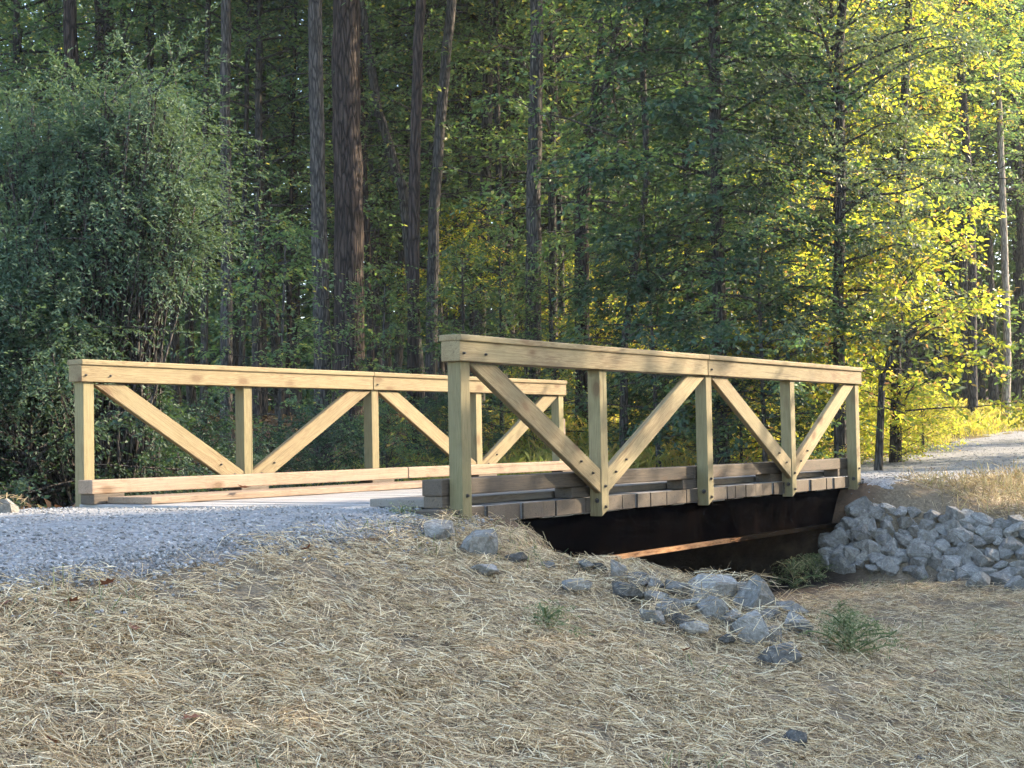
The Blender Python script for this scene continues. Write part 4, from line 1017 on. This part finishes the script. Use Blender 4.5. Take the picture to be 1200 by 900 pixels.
# weeds and fallen leaves
WEEDS = {}
def weed_clump(px, py, w, h, n, label, seed, m=M_WEED):
    rng = np.random.default_rng(seed); p = on_ground(px, py); sc_ = p[1]/FPX
    H = h*sc_; Rr = w*sc_/2
    me = crown(900 + seed, H, 0.005, Rr, max(8, n//12), 6, 9, 0.016, (0.05, 0.11), (m, m), thin=True, droop=0.25, up=0.75, limb=0.0018, flat=0.7, sides=3, rag=0.6, shape=0.4)
    me.name = 'weed_clump'
    o = mobj('weed_clump', me); o.location = p - np.array([0, 0, 0.01]); tag(o, label, 'weeds', 'green weed clumps')
weed_clump(996, 768, 88, 46, 620, 'largest green weed clump, right of the heap of bank stones', 1)
weed_clump(985, 735, 40, 30, 200, 'fresh green sprig just above the largest weed clump', 2)
weed_clump(955, 680, 60, 28, 420, 'dark grassy clump at the channel edge under the bridge end', 3)
weed_clump(930, 690, 60, 34, 360, 'grassy clump on the dark channel side left of the one under the bridge end', 4)
weed_clump(640, 735, 60, 22, 160, 'faint thin green clump in the middle of the straw', 5)
weed_clump(530, 618, 30, 22, 40, 'dry wisps at the foot of the first near bridge post', 6, M_DEADGRASS)
weed_clump(470, 606, 36, 14, 90, 'grass tuft at the gravel edge beside the loose plank end', 7)
LOB = np.array([[0, 0, 0], [.25, -.12, .02], [.35, -.42, .08], [.55, -.18, .03], [.75, -.34, .08], [.80, -.12, .04], [1.05, 0, .10], [.80, .12, .04], [.75, .34, .10], [.55, .18, .03], [.35, .42, .12], [.25, .12, .02]])
lobme = bpy.data.meshes.new('fallen_leaf'); lobme.from_pydata([tuple(v) for v in LOB], [], [tuple(range(12))]); lobme.materials.append(M_FALLEN)
for px, py, s, lab in ((66, 888, 0.075, 'reddish dead leaf in the bottom left corner'), (210, 860, 0.075, 'dark dead leaf near the bottom, right of the corner one'), (62, 800, 0.06, 'dark curled leaf lying low at the left'), (160, 752, 0.06, 'dark leaf at the left middle of the straw'), (115, 700, 0.07, 'reddish leaf on the gravel edge at the left'), (95, 716, 0.07, 'red brown leaf left in the straw just below the gravel edge'),
        (367, 648, 0.08, 'rusty leaf where straw meets gravel, below the far railing'), (275, 572, 0.12, 'orange leaf caught on the far curb'), (16, 718, 0.06, 'pale brown leaf at the left frame edge below the gravel'), (1090, 800, .05, 'tiny brown leaf in the straw at lower right'), (800, 775, .05, 'tiny dark leaf below the bank stones')):
    p = on_ground(px, py); 
    if py == 572:
        p = np.array([-1.83, 10.3, CZ - 0.24])
    o = mobj('fallen_leaf', lobme); o.location = (p[0], p[1], p[2] + 0.035); o.scale = (s,)*3
    o.rotation_euler = (rt.uniform(-.5, .5), rt.uniform(-.5, .5), rt.uniform(0, 6.28)); tag(o, lab, 'leaf', 'fallen leaves')

# ---------------------------------------------------------------- hazy air
def haze(density):
    bm = bmesh.new(); bmesh.ops.create_cube(bm, size=1)
    me = bpy.data.meshes.new('haze'); bm.to_mesh(me); bm.free()
    o = link(bpy.data.objects.new('haze', me)); o.location = (0, 70, 12.5); o.scale = (340, 400, 35)
    m, nt, out = mat('hazy_air')
    pv = nd(nt, 'ShaderNodeVolumePrincipled'); pv.inputs['Color'].default_value = (0.86, 0.93, 1.0, 1); pv.inputs['Density'].default_value = density
    pv.inputs['Anisotropy'].default_value = 0.2
    nt.links.new(pv.outputs[0], out.inputs['Volume']); me.materials.append(m); o['kind'] = 'stuff'
    o['label'] = 'thin bluish haze hanging in the woods'; o['category'] = 'haze'
haze(0.0004)
# ---------------------------------------------------------------- light, sky, camera
EL = math.radians(27)
sd = Vector((SUN[0]*math.cos(EL), SUN[1]*math.cos(EL), math.sin(EL)))
L = bpy.data.lights.new('sun', 'SUN'); L.energy = 2.9; L.angle = math.radians(0.6); L.color = (1.0, 0.83, 0.60)
lo = bpy.data.objects.new('sun', L); lo.rotation_euler = sd.to_track_quat('Z', 'Y').to_euler(); lo.location = (20, 10, 30); COL.objects.link(lo)
w = bpy.data.worlds.new('World'); SC.world = w; w.use_nodes = True
nt = w.node_tree; bg = nt.nodes['Background']
sk = nt.nodes.new('ShaderNodeTexSky'); sk.sky_type = 'NISHITA'; sk.sun_disc = False; sk.sun_elevation = EL; sk.sun_rotation = math.atan2(SUN[0], SUN[1])
sk.air_density = 1.0; sk.dust_density = 1.5
nt.links.new(sk.outputs[0], bg.inputs[0]); bg.inputs[1].default_value = 0.15
cam = bpy.data.cameras.new('camera'); cam.sensor_width = 36; cam.sensor_fit = 'HORIZONTAL'; cam.lens = 36*FPX/1200; cam.clip_start = 0.05; cam.clip_end = 1000
co = bpy.data.objects.new('camera', cam); COL.objects.link(co)
Mc = Matrix((tuple(RT), tuple(UP), tuple(-FW))).transposed().to_4x4(); Mc.translation = (0, 0, CZ); co.matrix_world = Mc
SC.camera = co
SC.view_settings.view_transform = 'Standard'; SC.view_settings.look = 'None'; SC.view_settings.gamma = 1
SC.view_settings.exposure = 2.7
SC.render.engine = 'CYCLES'
cy = SC.cycles; cy.max_bounces = 7; cy.diffuse_bounces = 4; cy.glossy_bounces = 2; cy.transmission_bounces = 4; cy.transparent_max_bounces = 4
cy.volume_bounces = 1; cy.volume_step_rate = 4; cy.use_denoising = True; cy.use_adaptive_sampling = True; cy.adaptive_threshold = 0.02; cy.caustics_reflective = False; cy.caustics_refractive = False
